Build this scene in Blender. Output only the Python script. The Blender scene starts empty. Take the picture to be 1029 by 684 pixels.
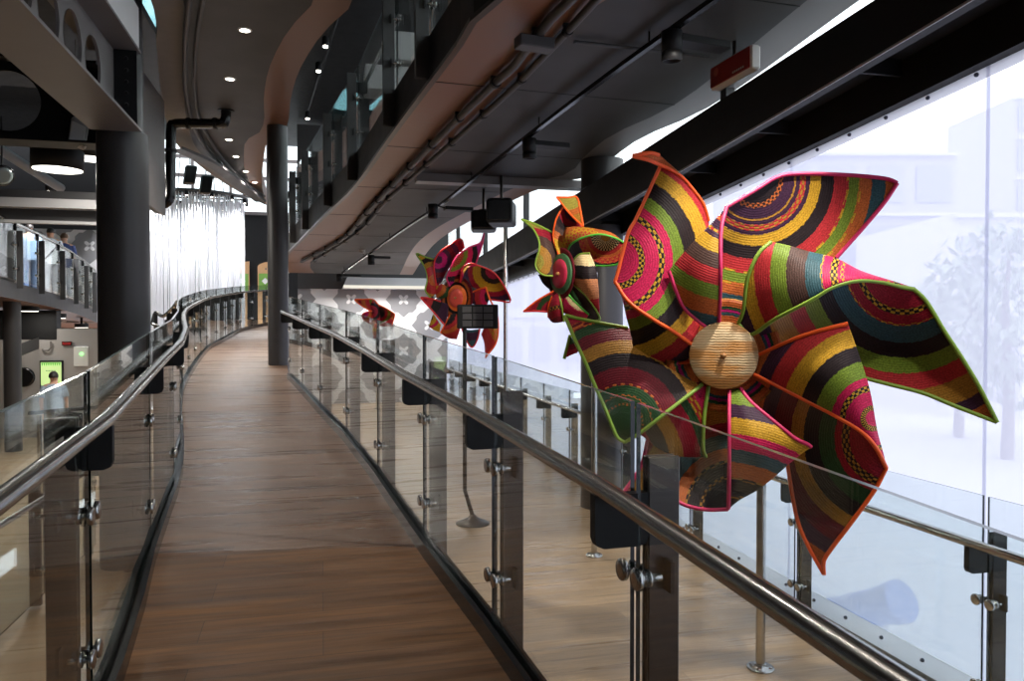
import bpy, math, random
from mathutils import Vector, Matrix
random.seed(7)
SC = bpy.context.scene
COL = SC.collection
V = Vector

# ------------------------------------------------------------------ camera
FPX = 772.0
YAW = math.radians(13.9); PIT = math.atan(14/772)
CAM = V((0, 0, 2.1))
F_ = V((math.sin(YAW)*math.cos(PIT), math.cos(YAW)*math.cos(PIT), -math.sin(PIT)))
R_ = V((math.cos(YAW), -math.sin(YAW), 0))
U_ = R_.cross(F_)
cd = bpy.data.cameras.new('camera'); cd.lens = FPX/1029*36; cd.sensor_width = 36; cd.clip_start = .02; cd.clip_end = 400
cam = bpy.data.objects.new('camera', cd); COL.objects.link(cam)
cam.location = CAM
cam.rotation_euler = (math.pi/2-PIT, 0, -YAW)
SC.camera = cam
def ray(u, v): return F_ + R_*((u-514.5)/FPX) + U_*((342-v)/FPX)
def at(u, v, d): return CAM + ray(u, v)*d          # survey: the point seen at a pixel, at a known distance
def on_x(u, v, x):
    r = ray(u, v); return CAM + r*(x/r.x)
def on_y(u, v, y):
    r = ray(u, v); return CAM + r*(y/r.y)
def on_plane(u, v, z0, s):                          # plane z = z0 + s*Y
    r = ray(u, v); t = (z0-CAM.z)/(r.z - s*r.y); return CAM + r*t
RZ0, RS = .65, .065                                 # the ramp rises along Y
SZ0, SS = 4.45, -.05                                # the gallery soffit falls along Y
def ramp(u, v): return on_plane(u, v, RZ0, RS)
def soff(u, v): return on_plane(u, v, SZ0, SS)
def rampz(y): return RZ0 + RS*y
def soffz(y): return SZ0 + SS*y

# ------------------------------------------------------------------ builders
ORG = {}
def tag(o, label=None, cat=None, group=None, kind=None):
    if label: o['label'] = label
    if cat: o['category'] = cat
    if group: o['group'] = group
    if kind: o['kind'] = kind
    return o
def empty(name, loc, label=None, cat=None, group=None, kind=None):
    o = bpy.data.objects.new(name, None); COL.objects.link(o); o.location = loc
    o.empty_display_size = .1
    ORG[o.name] = V(loc)
    return tag(o, label, cat, group, kind)

class MB:
    def __init__(s): s.v = []; s.f = []; s.m = []; s.sm = []
    def add(s, vs, fs, mi=0, smooth=False):
        b = len(s.v); s.v += [V(p) for p in vs]
        for f in fs:
            s.f.append([b+i for i in f]); s.m.append(mi); s.sm.append(smooth)
        return s
    def obox(s, c, ax, ay, az, mi=0):
        c = V(c); ax, ay, az = V(ax), V(ay), V(az)
        vs = [c+ax*i+ay*j+az*k for k in (-1, 1) for j in (-1, 1) for i in (-1, 1)]
        return s.add(vs, [(0,2,3,1),(4,5,7,6),(0,1,5,4),(2,6,7,3),(0,4,6,2),(1,3,7,5)], mi)
    def box(s, x0, x1, y0, y1, z0, z1, mi=0):
        return s.obox(((x0+x1)/2,(y0+y1)/2,(z0+z1)/2), ((x1-x0)/2,0,0), (0,(y1-y0)/2,0), (0,0,(z1-z0)/2), mi)
    def bbox(s, c, ax, ay, az, b=.01, mi=0):
        """box with bevelled vertical and horizontal edges (three nested sections)"""
        c = V(c); ax, ay, az = V(ax), V(ay), V(az); lx, ly, lz = ax.length, ay.length, az.length
        X, Y, Z = ax/lx, ay/ly, az/lz
        def loop(z, k):
            x, y = lx-k, ly-k
            return [c+Z*z+X*p+Y*q for p, q in ((-x+b,-y),(x-b,-y),(x,-y+b),(x,y-b),(x-b,y),(-x+b,y),(-x,y-b),(-x,-y+b))]
        L = [loop(-lz, b*.7), loop(-lz+b, 0), loop(lz-b, 0), loop(lz, b*.7)]
        vs = sum(L, []); fs = []
        for r in range(3):
            for i in range(8): fs.append((r*8+i, r*8+(i+1)%8, (r+1)*8+(i+1)%8, (r+1)*8+i))
        fs.append(tuple(range(7,-1,-1))); fs.append(tuple(range(24,32)))
        return s.add(vs, fs, mi)
    def tube(s, path, r, n=10, mi=0, closed=False):
        P = [V(p) for p in path]; N = len(P); rings = []
        rr = r if isinstance(r, (list, tuple)) else [r]*N
        prev = None
        for i, p in enumerate(P):
            if closed: t = P[(i+1)%N]-P[i-1]
            else: t = P[min(i+1,N-1)]-P[max(i-1,0)]
            t.normalize()
            if prev is None:
                a = V((0,0,1)) if abs(t.z) < .9 else V((1,0,0))
                x = t.cross(a).normalized()
            else:
                x = (prev - t*prev.dot(t)).normalized()
            prev = x; y = t.cross(x)
            rings.append([p + (x*math.cos(2*math.pi*k/n)+y*math.sin(2*math.pi*k/n))*rr[i] for k in range(n)])
        vs = sum(rings, []); fs = []
        for i in range(N if closed else N-1):
            a, b = i*n, ((i+1)%N)*n
            for k in range(n): fs.append((a+k, a+(k+1)%n, b+(k+1)%n, b+k))
        s.add(vs, fs, mi, True)
        if not closed:
            s.add(rings[0], [tuple(range(n-1,-1,-1))], mi); s.add(rings[-1], [tuple(range(n))], mi)
        return s
    def sweep(s, path, sec, mi=0, closed=False):
        """closed section [(side,up)] swept along a path, kept upright, mitred"""
        P = [V(p) for p in path]; N = len(P); n = len(sec); rings = []
        for i, p in enumerate(P):
            d0 = (P[i]-P[i-1]) if i else (P[1]-P[0]); d1 = (P[i+1]-P[i]) if i < N-1 else (P[i]-P[i-1])
            d0 = V((d0.x,d0.y,0)).normalized(); d1 = V((d1.x,d1.y,0)).normalized()
            t = (d0+d1).normalized(); sd = V((t.y,-t.x,0)); k = 1/max(.5, sd.dot(V((d0.y,-d0.x,0))))
            rings.append([p + sd*(a*k) + V((0,0,b)) for a, b in sec])
        vs = sum(rings, []); fs = []
        for i in range(N-1):
            for k in range(n): fs.append((i*n+k, i*n+(k+1)%n, (i+1)*n+(k+1)%n, (i+1)*n+k))
        fs += [tuple(range(n-1,-1,-1)), tuple((N-1)*n+k for k in range(n))]
        return s.add(vs, fs, mi)
    def lathe(s, prof, o=(0,0,0), ax=(0,0,1), n=24, mi=0, smooth=True):
        o = V(o); Z = V(ax).normalized(); a = V((1,0,0)) if abs(Z.x) < .9 else V((0,1,0))
        X = (a - Z*a.dot(Z)).normalized(); Y = Z.cross(X); vs = []; fs = []
        for r, z in prof: vs += [o+Z*z+(X*math.cos(2*math.pi*k/n)+Y*math.sin(2*math.pi*k/n))*r for k in range(n)]
        for i in range(len(prof)-1):
            for k in range(n): fs.append((i*n+k, i*n+(k+1)%n, (i+1)*n+(k+1)%n, (i+1)*n+k))
        s.add(vs, fs, mi, smooth)
        s.add(vs[:n], [tuple(range(n-1,-1,-1))], mi); s.add(vs[-n:], [tuple(range(n))], mi)
        return s
    def prism(s, bot, top, mi=0, mt=None, ms=None):
        n = len(bot); s.add(list(bot)+list(top), [tuple(range(n-1,-1,-1))], mi)
        s.add(list(bot)+list(top), [tuple(range(n,2*n))], mi if mt is None else mt)
        s.add(list(bot)+list(top), [(k,(k+1)%n,n+(k+1)%n,n+k) for k in range(n)], mi if ms is None else ms)
        return s
    def build(s, name, mats, parent=None, label=None, cat=None, group=None, kind=None, origin=None):
        me = bpy.data.meshes.new(name)
        o = bpy.data.objects.new(name, me); COL.objects.link(o)
        if parent is not None:
            off = ORG[parent.name]; o.parent = parent
        else:
            if origin is None:
                n = len(s.v); mn = [min(p[i] for p in s.v) for i in range(3)]; mx = [max(p[i] for p in s.v) for i in range(3)]
                origin = V(((mn[0]+mx[0])/2, (mn[1]+mx[1])/2, mn[2]))
            off = V(origin); o.location = off
        ORG[o.name] = off
        me.from_pydata([tuple(p-off) for p in s.v], [], s.f)
        for m in (mats if isinstance(mats, (list, tuple)) else [mats]): me.materials.append(m)
        me.polygons.foreach_set('material_index', s.m)
        me.polygons.foreach_set('use_smooth', s.sm)
        me.update()
        return tag(o, label, cat, group, kind)

def recalc(o):
    import bmesh
    bm = bmesh.new(); bm.from_mesh(o.data); bmesh.ops.recalc_face_normals(bm, faces=bm.faces); bm.to_mesh(o.data); bm.free(); return o

def resample(P, n):
    """Catmull-Rom through P, n points even in arc length"""
    P = [tuple(float(c) for c in p) for p in P]
    if len(P) == 1: return [P[0]]*n
    D = []
    ext = [tuple(2*a-b for a, b in zip(P[0], P[1]))] + P + [tuple(2*a-b for a, b in zip(P[-1], P[-2]))]
    K = 12
    for i in range(1, len(ext)-2):
        p0, p1, p2, p3 = ext[i-1:i+3]
        for k in range(K):
            t = k/K
            D.append(tuple(.5*(2*b+(c-a)*t+(2*a-5*b+4*c-d)*t*t+(3*b-a-3*c+d)*t**3) for a, b, c, d in zip(p0,p1,p2,p3)))
    D.append(P[-1])
    L = [0]
    for a, b in zip(D, D[1:]): L.append(L[-1]+math.dist(a, b))
    out = []; j = 0
    for k in range(n):
        s = L[-1]*k/(n-1)
        while j < len(L)-2 and L[j+1] < s: j += 1
        w = 0 if L[j+1] == L[j] else min(1, (s-L[j])/(L[j+1]-L[j]))
        out.append(tuple(a+(b-a)*w for a, b in zip(D[j], D[j+1])))
    return out
def polylen(P): return sum((V(b)-V(a)).length for a, b in zip(P, P[1:]))
def walk(P, s):
    """point and direction at arc length s along polyline P"""
    for a, b in zip(P, P[1:]):
        l = (b-a).length
        if s <= l: return a+(b-a)*(s/l), (b-a).normalized()
        s -= l
    return P[-1], (P[-1]-P[-2]).normalized()

# ------------------------------------------------------------------ materials
def lin(c):
    return tuple((x/255/12.92) if x/255 <= .04045 else ((x/255+.055)/1.055)**2.4 for x in c) + (1,)
def mat(name):
    m = bpy.data.materials.new(name); m.use_nodes = True
    nt = m.node_tree; nt.nodes.clear()
    return m, nt
def nd(nt, t, **kw):
    n = nt.nodes.new(t)
    for k, v in kw.items():
        if k in ('ins',):
            for a, b in v.items(): n.inputs[a].default_value = b
        else: setattr(n, k, v)
    return n
def plain(name, rgb, rough=.5, metal=0, var=.12, scale=6, bump=0, spec=.5, emit=None, es=0, coord='Object', stretch=(1,1,1)):
    """principled with a soft procedural variation of the colour and roughness"""
    m, nt = mat(name); L = nt.links
    out = nd(nt,'ShaderNodeOutputMaterial'); p = nd(nt,'ShaderNodeBsdfPrincipled')
    p.inputs['Roughness'].default_value = rough; p.inputs['Metallic'].default_value = metal
    p.inputs['Specular IOR Level'].default_value = spec
    L.new(p.outputs[0], out.inputs[0])
    tc = nd(nt,'ShaderNodeTexCoord'); mp = nd(nt,'ShaderNodeMapping'); mp.inputs['Scale'].default_value = stretch
    L.new(tc.outputs[coord], mp.inputs[0])
    no = nd(nt,'ShaderNodeTexNoise'); no.inputs['Scale'].default_value = scale; no.inputs['Detail'].default_value = 4
    L.new(mp.outputs[0], no.inputs['Vector'])
    c = lin(rgb)
    mx = nd(nt,'ShaderNodeMix', data_type='RGBA'); L.new(no.outputs['Fac'], mx.inputs[0])
    mx.inputs[6].default_value = tuple(x*(1-var) for x in c[:3])+(1,); mx.inputs[7].default_value = tuple(min(1,x*(1+var)) for x in c[:3])+(1,)
    L.new(mx.outputs[2], p.inputs['Base Color'])
    mr = nd(nt,'ShaderNodeMapRange'); mr.inputs[3].default_value = max(.02,rough*.85); mr.inputs[4].default_value = min(1,rough*1.15)
    L.new(no.outputs['Fac'], mr.inputs[0]); L.new(mr.outputs[0], p.inputs['Roughness'])
    if bump:
        b = nd(nt,'ShaderNodeBump'); b.inputs['Strength'].default_value = bump; b.inputs['Distance'].default_value = .01
        L.new(no.outputs['Fac'], b.inputs['Height']); L.new(b.outputs[0], p.inputs['Normal'])
    if emit:
        p.inputs['Emission Color'].default_value = lin(emit); p.inputs['Emission Strength'].default_value = es
    return m
def wood(name, c1, c2, cm, row=.18, length=1.4, rough=.35, grain=.35, bump=.25, spec=.5):
    m, nt = mat(name); L = nt.links
    out = nd(nt,'ShaderNodeOutputMaterial'); p = nd(nt,'ShaderNodeBsdfPrincipled'); L.new(p.outputs[0], out.inputs[0])
    tc = nd(nt,'ShaderNodeTexCoord')
    br = nd(nt,'ShaderNodeTexBrick', offset=.37, offset_frequency=2); br.inputs['Scale'].default_value = 1
    br.inputs['Brick Width'].default_value = length; br.inputs['Row Height'].default_value = row
    br.inputs['Mortar Size'].default_value = .0015; br.inputs['Mortar Smooth'].default_value = .1; br.inputs['Bias'].default_value = 0
    br.inputs['Color1'].default_value = lin(c1); br.inputs['Color2'].default_value = lin(c2); br.inputs['Mortar'].default_value = lin(cm)
    L.new(tc.outputs['Object'], br.inputs['Vector'])
    mp = nd(nt,'ShaderNodeMapping'); mp.inputs['Scale'].default_value = (1.2, 22, 1); L.new(tc.outputs['Object'], mp.inputs[0])
    no = nd(nt,'ShaderNodeTexNoise'); no.inputs['Scale'].default_value = 1.6; no.inputs['Detail'].default_value = 7; no.inputs['Roughness'].default_value = .62
    no.inputs['Distortion'].default_value = .5
    L.new(mp.outputs[0], no.inputs['Vector'])
    rp = nd(nt,'ShaderNodeValToRGB'); rp.color_ramp.elements[0].position = .3; rp.color_ramp.elements[1].position = .72
    rp.color_ramp.elements[0].color = (1-grain,)*3+(1,); rp.color_ramp.elements[1].color = (1+grain*.5,)*3+(1,)
    L.new(no.outputs['Fac'], rp.inputs[0])
    mx = nd(nt,'ShaderNodeMix', data_type='RGBA', blend_type='MULTIPLY'); mx.inputs[0].default_value = 1
    L.new(br.outputs['Color'], mx.inputs[6]); L.new(rp.outputs[0], mx.inputs[7]); L.new(mx.outputs[2], p.inputs['Base Color'])
    mp2 = nd(nt,'ShaderNodeMapping'); mp2.inputs['Scale'].default_value = (.55, 8, 1); L.new(tc.outputs['Object'], mp2.inputs[0])
    n2 = nd(nt,'ShaderNodeTexNoise'); n2.inputs['Scale'].default_value = 1.5; n2.inputs['Detail'].default_value = 4; L.new(mp2.outputs[0], n2.inputs['Vector'])
    mr = nd(nt,'ShaderNodeMapRange'); mr.inputs[1].default_value = .3; mr.inputs[2].default_value = .7; mr.inputs[3].default_value = rough*.6; mr.inputs[4].default_value = rough*1.55
    L.new(n2.outputs['Fac'], mr.inputs[0]); L.new(mr.outputs[0], p.inputs['Roughness'])
    p.inputs['Specular IOR Level'].default_value = spec
    b = nd(nt,'ShaderNodeBump'); b.inputs['Strength'].default_value = bump; b.inputs['Distance'].default_value = .004
    av = nd(nt,'ShaderNodeMath', operation='MULTIPLY_ADD'); av.inputs[1].default_value = 1.6; L.new(n2.outputs['Fac'], av.inputs[0]); L.new(no.outputs['Fac'], av.inputs[2])
    L.new(av.outputs[0], b.inputs['Height']); L.new(b.outputs[0], p.inputs['Normal'])
    m2 = nd(nt,'ShaderNodeMix', data_type='RGBA', blend_type='MULTIPLY'); m2.inputs[0].default_value = 1
    r2 = nd(nt,'ShaderNodeMapRange'); r2.inputs[1].default_value = .3; r2.inputs[2].default_value = .7; r2.inputs[3].default_value = 1-grain*.55; r2.inputs[4].default_value = 1+grain*.35
    L.new(n2.outputs['Fac'], r2.inputs[0]); L.new(mx.outputs[2], m2.inputs[6]); L.new(r2.outputs[0], m2.inputs[7]); L.new(m2.outputs[2], p.inputs['Base Color'])
    return m
def glass(name, tint=(.93,.96,.95), ior=1.5, rough=.01, boost=1.0):
    m, nt = mat(name); L = nt.links
    out = nd(nt,'ShaderNodeOutputMaterial'); mx = nd(nt,'ShaderNodeMixShader')
    t = nd(nt,'ShaderNodeBsdfTransparent'); t.inputs[0].default_value = tint+(1,)
    g = nd(nt,'ShaderNodeBsdfGlossy'); g.inputs['Roughness'].default_value = rough; g.inputs[0].default_value = (.95,.97,.97,1)
    lw = nd(nt,'ShaderNodeLayerWeight'); lw.inputs[0].default_value = .5      # facing-independent of side
    pw = nd(nt,'ShaderNodeMath', operation='POWER'); pw.inputs[1].default_value = 4.0
    ma = nd(nt,'ShaderNodeMath', operation='MULTIPLY_ADD'); ma.inputs[1].default_value = .72*boost; ma.inputs[2].default_value = .035*boost
    L.new(lw.outputs['Facing'], pw.inputs[0]); L.new(pw.outputs[0], ma.inputs[0]); L.new(ma.outputs[0], mx.inputs[0])
    L.new(t.outputs[0], mx.inputs[1]); L.new(g.outputs[0], mx.inputs[2]); L.new(mx.outputs[0], out.inputs[0])
    return m
def emission(name, rgb, s):
    m, nt = mat(name); out = nd(nt,'ShaderNodeOutputMaterial'); e = nd(nt,'ShaderNodeEmission')
    e.inputs[0].default_value = lin(rgb); e.inputs[1].default_value = s; nt.links.new(e.outputs[0], out.inputs[0]); return m

M = {}
M['black'] = plain('black_paint', (20,20,21), .55, var=.2, spec=.3)
M['black_gloss'] = plain('black_gloss_paint', (20,20,21), .22, var=.2)
M['charcoal'] = plain('charcoal_paint', (62,61,62), .55, var=.1, scale=3)
M['charcoal_panel'] = plain('charcoal_ceiling_panel', (46,45,46), .6, var=.08, scale=2)
M['column'] = plain('dark_column_paint', (54,52,52), .42, var=.08)
M['brown_panel'] = plain('brown_laminate_panel', (120,82,62), .4, var=.12, scale=3, stretch=(1,6,1))
M['grey_steel'] = plain('grey_painted_steel', (104,98,96), .45, var=.12)
M['concrete'] = plain('grey_concrete', (120,116,112), .8, var=.2, scale=8, bump=.2)
M['steel'] = plain('brushed_stainless_steel', (188,186,182), .24, 1, var=.1, scale=30, stretch=(1,1,1))
M['steel_dark'] = plain('dark_brushed_steel', (70,66,63), .3, 1, var=.25, scale=9, stretch=(1,1,14))
M['white'] = plain('white_paint', (225,223,220), .5, var=.04)
M['offwhite'] = plain('offwhite_wall_paint', (160,156,152), .7, var=.06)
M['pale_grey'] = plain('pale_grey_paint', (172,171,172), .6, var=.05)
M['tile_grey'] = plain('grey_star_tile', (140,140,143), .45, var=.05)
M['tile_white'] = plain('white_cross_tile', (222,222,224), .45, var=.03)
M['lamp'] = emission('lamp_diffuser_glow', (255,250,240), 3.2)
M['downlight'] = emission('downlight_glow', (255,246,232), 9)
M['wood_ramp'] = wood('walnut_plank_floor', (118,84,54), (98,68,43), (56,38,26), .16, 1.25, .30, .5, .8, .9)
_p = [n for n in M['wood_ramp'].node_tree.nodes if n.type == 'BSDF_PRINCIPLED'][0]; _p.inputs['Coat Weight'].default_value = .6; _p.inputs['Coat Roughness'].default_value = .42
M['wood_landing'] = wood('brown_plank_floor', (118,82,48), (98,67,39), (50,34,24), .2, 1.3, .46, .5, .5, .45)
M['wood_floor'] = wood('light_oak_plank_floor', (180,150,118), (164,136,106), (120,98,78), .17, 1.3, .34, .30, .3)
M['tan_floor'] = wood('tan_vinyl_floor', (190,164,134), (182,154,124), (150,126,100), .17, 1.3, .4, .12, .1)
M['glass'] = glass('clear_railing_glass')
M['glass_edge'] = plain('dark_green_glass_edge', (20,30,28), .15, var=.1)
M['glass_top'] = plain('polished_glass_rim', (120,132,132), .12, var=.1)
# ------------------------------------------------------------------ the setting
def structure(o): o['kind'] = 'structure'; return o
S = structure
# floors
S(MB().box(-1.6, 3.45, -5, 21.4, -.12, 0).build('floor', M['wood_floor'], origin=(0,0,0)))
S(MB().box(-14, -1.6, -5, 24, -.42, -.3).build('floor', M['tan_floor'], origin=(0,0,-.3)))

# ramp edges, surveyed along the glass feet
RIGHT = [ramp(505,684) ] + [ramp(*p) for p in ((497,645),(427,553),(380.5,484),(348.6,442),(322,414),(304,393.6),(291,380))]
r0 = RIGHT[1]
RIGHT = [V((.92,-3.0,rampz(-3.0))), V((.90,-1.0,rampz(-1.0))), V((.84,.6,rampz(.6))), at(648,700,1.86)*0+V((.775,1.82,rampz(1.82)))] + RIGHT[1:]
C1X, C1Y = -.68, 12.9
RIGHT_FAR = [V((x,y,rampz(y))) for x, y in ((-.62,14.5),(-.78,17),(-.8,19.5),(-.45,22),(.6,24.6))]
LEFT = [V((-.60,-3.0,rampz(-3.0))), V((-.62,-1.0,rampz(-1.0))), V((-.66,1.0,rampz(1.0)))] + [ramp(*p) for p in ((114,684),(150,560),(178,480),(180,439),(179.5,407.6),(187,381.8),(207,353),(222,344),(243,332.6),(269,326.7))]
LEFT += [V((-.6,25.4,rampz(25.4))), V((.6,26.4,rampz(26.4)))]
N = 60
rr_ = [V(p) for p in resample(RIGHT+RIGHT_FAR, N)]; ll_ = [V(p) for p in resample(LEFT, N)]
YL = 3.85
NL = min(range(N), key=lambda i: abs((ll_[i].y+rr_[i].y)/2-YL))
ll_[NL] = on_plane(152,556,RZ0,RS); rr_[NL] = on_plane(424,548,RZ0,RS)
mb = MB(); top = ll_ + rr_
dn = V((0,0,.3))
for i in range(N-1):
    a, b, c, d = ll_[i], rr_[i], rr_[i+1], ll_[i+1]
    mb.add([a,b,c,d],[(0,1,2,3)],2 if i < NL else 0); mb.add([a-dn,b-dn,c-dn,d-dn],[(3,2,1,0)],1)
    mb.add([a,d,d-dn,a-dn],[(0,1,2,3)],1); mb.add([b,c,c-dn,b-dn],[(3,2,1,0)],1)
S(mb.build('ramp_deck', [M['wood_ramp'], M['charcoal'], M['wood_landing']], origin=(0,0,RZ0)))
# piers under the ramp
for k, yy in enumerate((6.5, 11, 16, 20)):
    j = min(range(N), key=lambda i: abs(ll_[i].y-yy)); c = (ll_[j]+rr_[j])/2
    S(MB().lathe([(.14,-.3),(.14,c.z-.31)], (c.x,c.y,0), n=20).build('ramp_pier_column', M['column']))

# round columns
def column(x, y, r, z0, z1, collar=None):
    prof = [(r*1.0, 0), (r, z1-z0)]
    mb = MB().lathe(prof, (x,y,z0), n=48)
    return S(mb.build('column', M['column']))
column(C1X, C1Y, .16, rampz(C1Y)-.3, 5.3)
column(-1.93, 8.45, .24, -.3, 4.02)
column(3.17, 8.45, .245, 0, 3.26)
column(3.17, 8.45, .245, 3.70, soffz(8.45))

# gallery slab overhead on the right
GL = [V((2.05,1.0,soffz(1.0))), V((1.75,3.0,soffz(3.0)))] + [soff(*p) for p in ((488,10),(458,51),(400,128),(359,185),(336,208),(311,233))] + [soff(284,263)]
GR = [V((3.41,1.0,soffz(1.0))), V((3.41,4.0,soffz(4.0)))] + [soff(*p) for p in ((720,103),(645,138),(613,161),(597,176),(560,184),(516,201),(440,242))]
fe = soff(290,274); GL.append(fe); 
GRe = V((2.3, fe.y, soffz(fe.y))); GR.append(GRe)
gl = [V(p) for p in resample(GL, 50)]; gr = [V(p) for p in resample(GR, 50)]
TH = .42
mb = MB(); up = V((0,0,TH))
for i in range(49):
    a, b, c, d = gl[i], gr[i], gr[i+1], gl[i+1]
    ia, ib, ic, idd = (a+(b-a).normalized()*.62, b-(b-a).normalized()*.34, c-(c-d).normalized()*.34, d+(c-d).normalized()*.62)
    mb.add([a, d, idd, ia],[(0,1,2,3)],1)               # brown border panels
    mb.add([ia, idd, ic, ib],[(0,1,2,3)],0)
    mb.add([ib, ic, c, b],[(0,1,2,3)],3 if a.y < 9.5 else 1)  # right band goes brown at the far end, warm light put in the colour
    mb.add([a+up,b+up,c+up,d+up],[(0,1,2,3)],2)
    mb.add([a,a+up,d+up,d],[(0,1,2,3)],2); mb.add([b,c,c+up,b+up],[(0,1,2,3)],2)
mb.add([gl[-1],gr[-1],gr[-1]+up,gl[-1]+up],[(0,1,2,3)],2); mb.add([gl[0],gl[0]+up,gr[0]+up,gr[0]],[(0,1,2,3)],2)
S(mb.build('gallery_slab', [M['charcoal_panel'], M['brown_panel'], M['black'], M['grey_steel']], origin=(0,0,SZ0)))
# fascia lip along the slab's left edge, panel joints
lip = [p + V((0,0,-.012)) for p in gl]
S(MB().sweep(lip, [(-.03,0),(.02,0),(.02,.035),(-.03,.035)]).build('trim_1', M['steel_dark']))
mb = MB()
for i in range(4, 49, 5):
    a, b = gl[i], gr[i]; d = (b-a).normalized(); n_ = V((-d.y,d.x,0))
    mb.obox(a+d*.31+V((0,0,-.001)), d*.31, n_*.006, V((0,0,.002)))
    q = (a+d*.62+b-d*.34)/2
    mb.obox(q+V((0,0,-.001)), d*(((b-a).length-.96)/2), n_*.005, V((0,0,.002)))
S(mb.build('trim_2', M['black']))
def slabx(y, w=.5):
    i = min(range(50), key=lambda k: abs(gl[k].y-y)); return gl[i].x+(gr[i].x-gl[i].x)*w

# transverse steel beam under the slab at the round column
zb = soffz(8.0)
gq = soff(500,178); gr_x = on_y(602,180,gq.y).x
S(MB().box(slabx(gq.y,.0)+.6, gr_x, gq.y-.05, gq.y+.16, soffz(gq.y)-.10, soffz(gq.y)+.0).box(gr_x-.06,gr_x,gq.y-.05,gq.y+.16,soffz(gq.y)-.1,soffz(gq.y)+.35).build('soffit_girder', M['grey_steel']))

# end of the hall: tile wall, dark wall over it, pale light shelf
YW = 21.4
def tile_wall(name, x0, x1, y, z0, z1, px, ox, oz, flip=1):
    mb = MB(); mb.box(x0, x1, y, y+.12, z0, z1, 0)
    h = px/2
    def clip(poly, axis, lim, keep_less):
        out = []
        for i in range(len(poly)):
            a, b = poly[i], poly[(i+1)%len(poly)]
            ia = (a[axis] <= lim) == keep_less; ib = (b[axis] <= lim) == keep_less
            if ia: out.append(a)
            if ia != ib:
                t = (lim-a[axis])/(b[axis]-a[axis]); out.append((a[0]+(b[0]-a[0])*t, a[1]+(b[1]-a[1])*t))
        return out
    def put(poly, dy, mi):
        for ax, lim, less in ((0,x0,False),(0,x1,True),(1,z0,False),(1,z1,True)):
            poly = clip(poly, ax, lim, less)
            if len(poly) < 3: return
        mb.prism([(p[0],y,p[1]) for p in poly], [(p[0],y-dy,p[1]) for p in poly], mi)
    for i in range(-12, 13):
        for j in range(-12, 13):
            if (i+j) % 2: continue
            cx, cz = ox+i*h, oz+j*h
            q, s, t = .25*px, .11*px, .345*px
            star = [(-q,-q),(-s,-q),(0,-t),(s,-q),(q,-q),(q,-s),(t,0),(q,s),(q,q),(s,q),(0,t),(-s,q),(-q,q),(-q,s),(-t,0),(-q,-s)]
            # the star body is concave: draw as convex pieces
            for piece in ([(-q,-q),(q,-q),(q,q),(-q,q)], [(-s,-q),(0,-t),(s,-q)], [(q,-s),(t,0),(q,s)], [(s,q),(0,t),(-s,q)], [(-q,s),(-t,0),(-q,-s)]):
                k = .175*px
                if len(piece) == 4: piece = [(-q,-k),(-k,-q),(k,-q),(q,-k),(q,k),(k,q),(-k,q),(-q,k)]
                put([(cx+a, cz+b) for a, b in piece], .004, 1)
            for ang in (45, 135, 225, 315):
                c_, s_ = math.cos(math.radians(ang)), math.sin(math.radians(ang))
                pet = [(0,.022),(.05,.032),(.095,.03),(.115,.015),(.115,-.015),(.095,-.03),(.05,-.032),(0,-.022)]
                put([(cx+px*(a*c_-b*s_), cz+px*(a*s_+b*c_)) for a, b in pet], .007, 0)
    return S(mb.build(name, [M['tile_white'], M['tile_grey']], origin=((x0+x1)/2,y,z0)))
p_star = on_y(405.5,301,YW)
tile_wall('wall_back', -.62, 3.45, YW, 0, on_y(400,291,YW).z, 1.42, p_star.x, p_star.z)
zt = on_y(400,291,YW).z
S(MB().box(-.62, 3.45, YW-.03, YW+.15, zt, 7.5).build('wall_back_upper', M['charcoal']))
# far dark wall behind the ramp's end and the hall's left part
S(MB().box(-14, -.6, 26.5, 26.65, -.3, 5.75).build('wall_far', M['black']))
S(MB().box(-.6, 3.5, 27.0, 27.15, 0, 7.5).build('wall_far_side', M['black']))

# roof, with the glazed band at the far end left open
rb = MB(); rb.box(-14.2,3.5,-5,12,7.6,7.75); rb.box(-14.2,-4.2,12,20,7.6,7.75); rb.box(-2.3,3.5,12,20,7.6,7.75); rb.box(-14.2,3.5,20,24.5,7.6,7.75)
S(rb.build('roof_ceiling', M['black']))
M['skylight'] = glass('pale_cyan_skylight_glass', (.42,.62,.64))
w4 = S(MB().box(-4.2,-2.3,15.9,16.0,7.6,7.7).box(-4.25,-4.2,12,20,7.55,7.75).box(-2.3,-2.25,12,20,7.55,7.75).build('window_4', M['charcoal']))
MB().box(-4.2,-2.3,12,20,7.66,7.672).build('pane', M['skylight'], w4)
S(MB().box(-14.2, -14.05, -5, 26.6, -.3, 7.6).build('wall_left', M['charcoal']))
# glazed end band: mullions
mb = MB()
zA, zB = 5.75, 8.6
for z in (5.8, 6.35, 6.95, 7.55, 8.15): mb.box(-5.2, -.6, 26.45, 26.6, z-.05, z+.05)
for k in range(5): mb.box(-5.2+k*1.15, -5.12+k*1.15, 26.46, 26.58, zA, zB)
S(MB().box(-14,-5.2,26.45,26.6,zA,zB).build('wall_far_upper', M['black']))
wm = S(mb.build('window_2', M['grey_steel']))
MB().box(-5.2, -.6, 26.52, 26.535, zA, zB).build('pane', M['glass'], wm)

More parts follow.
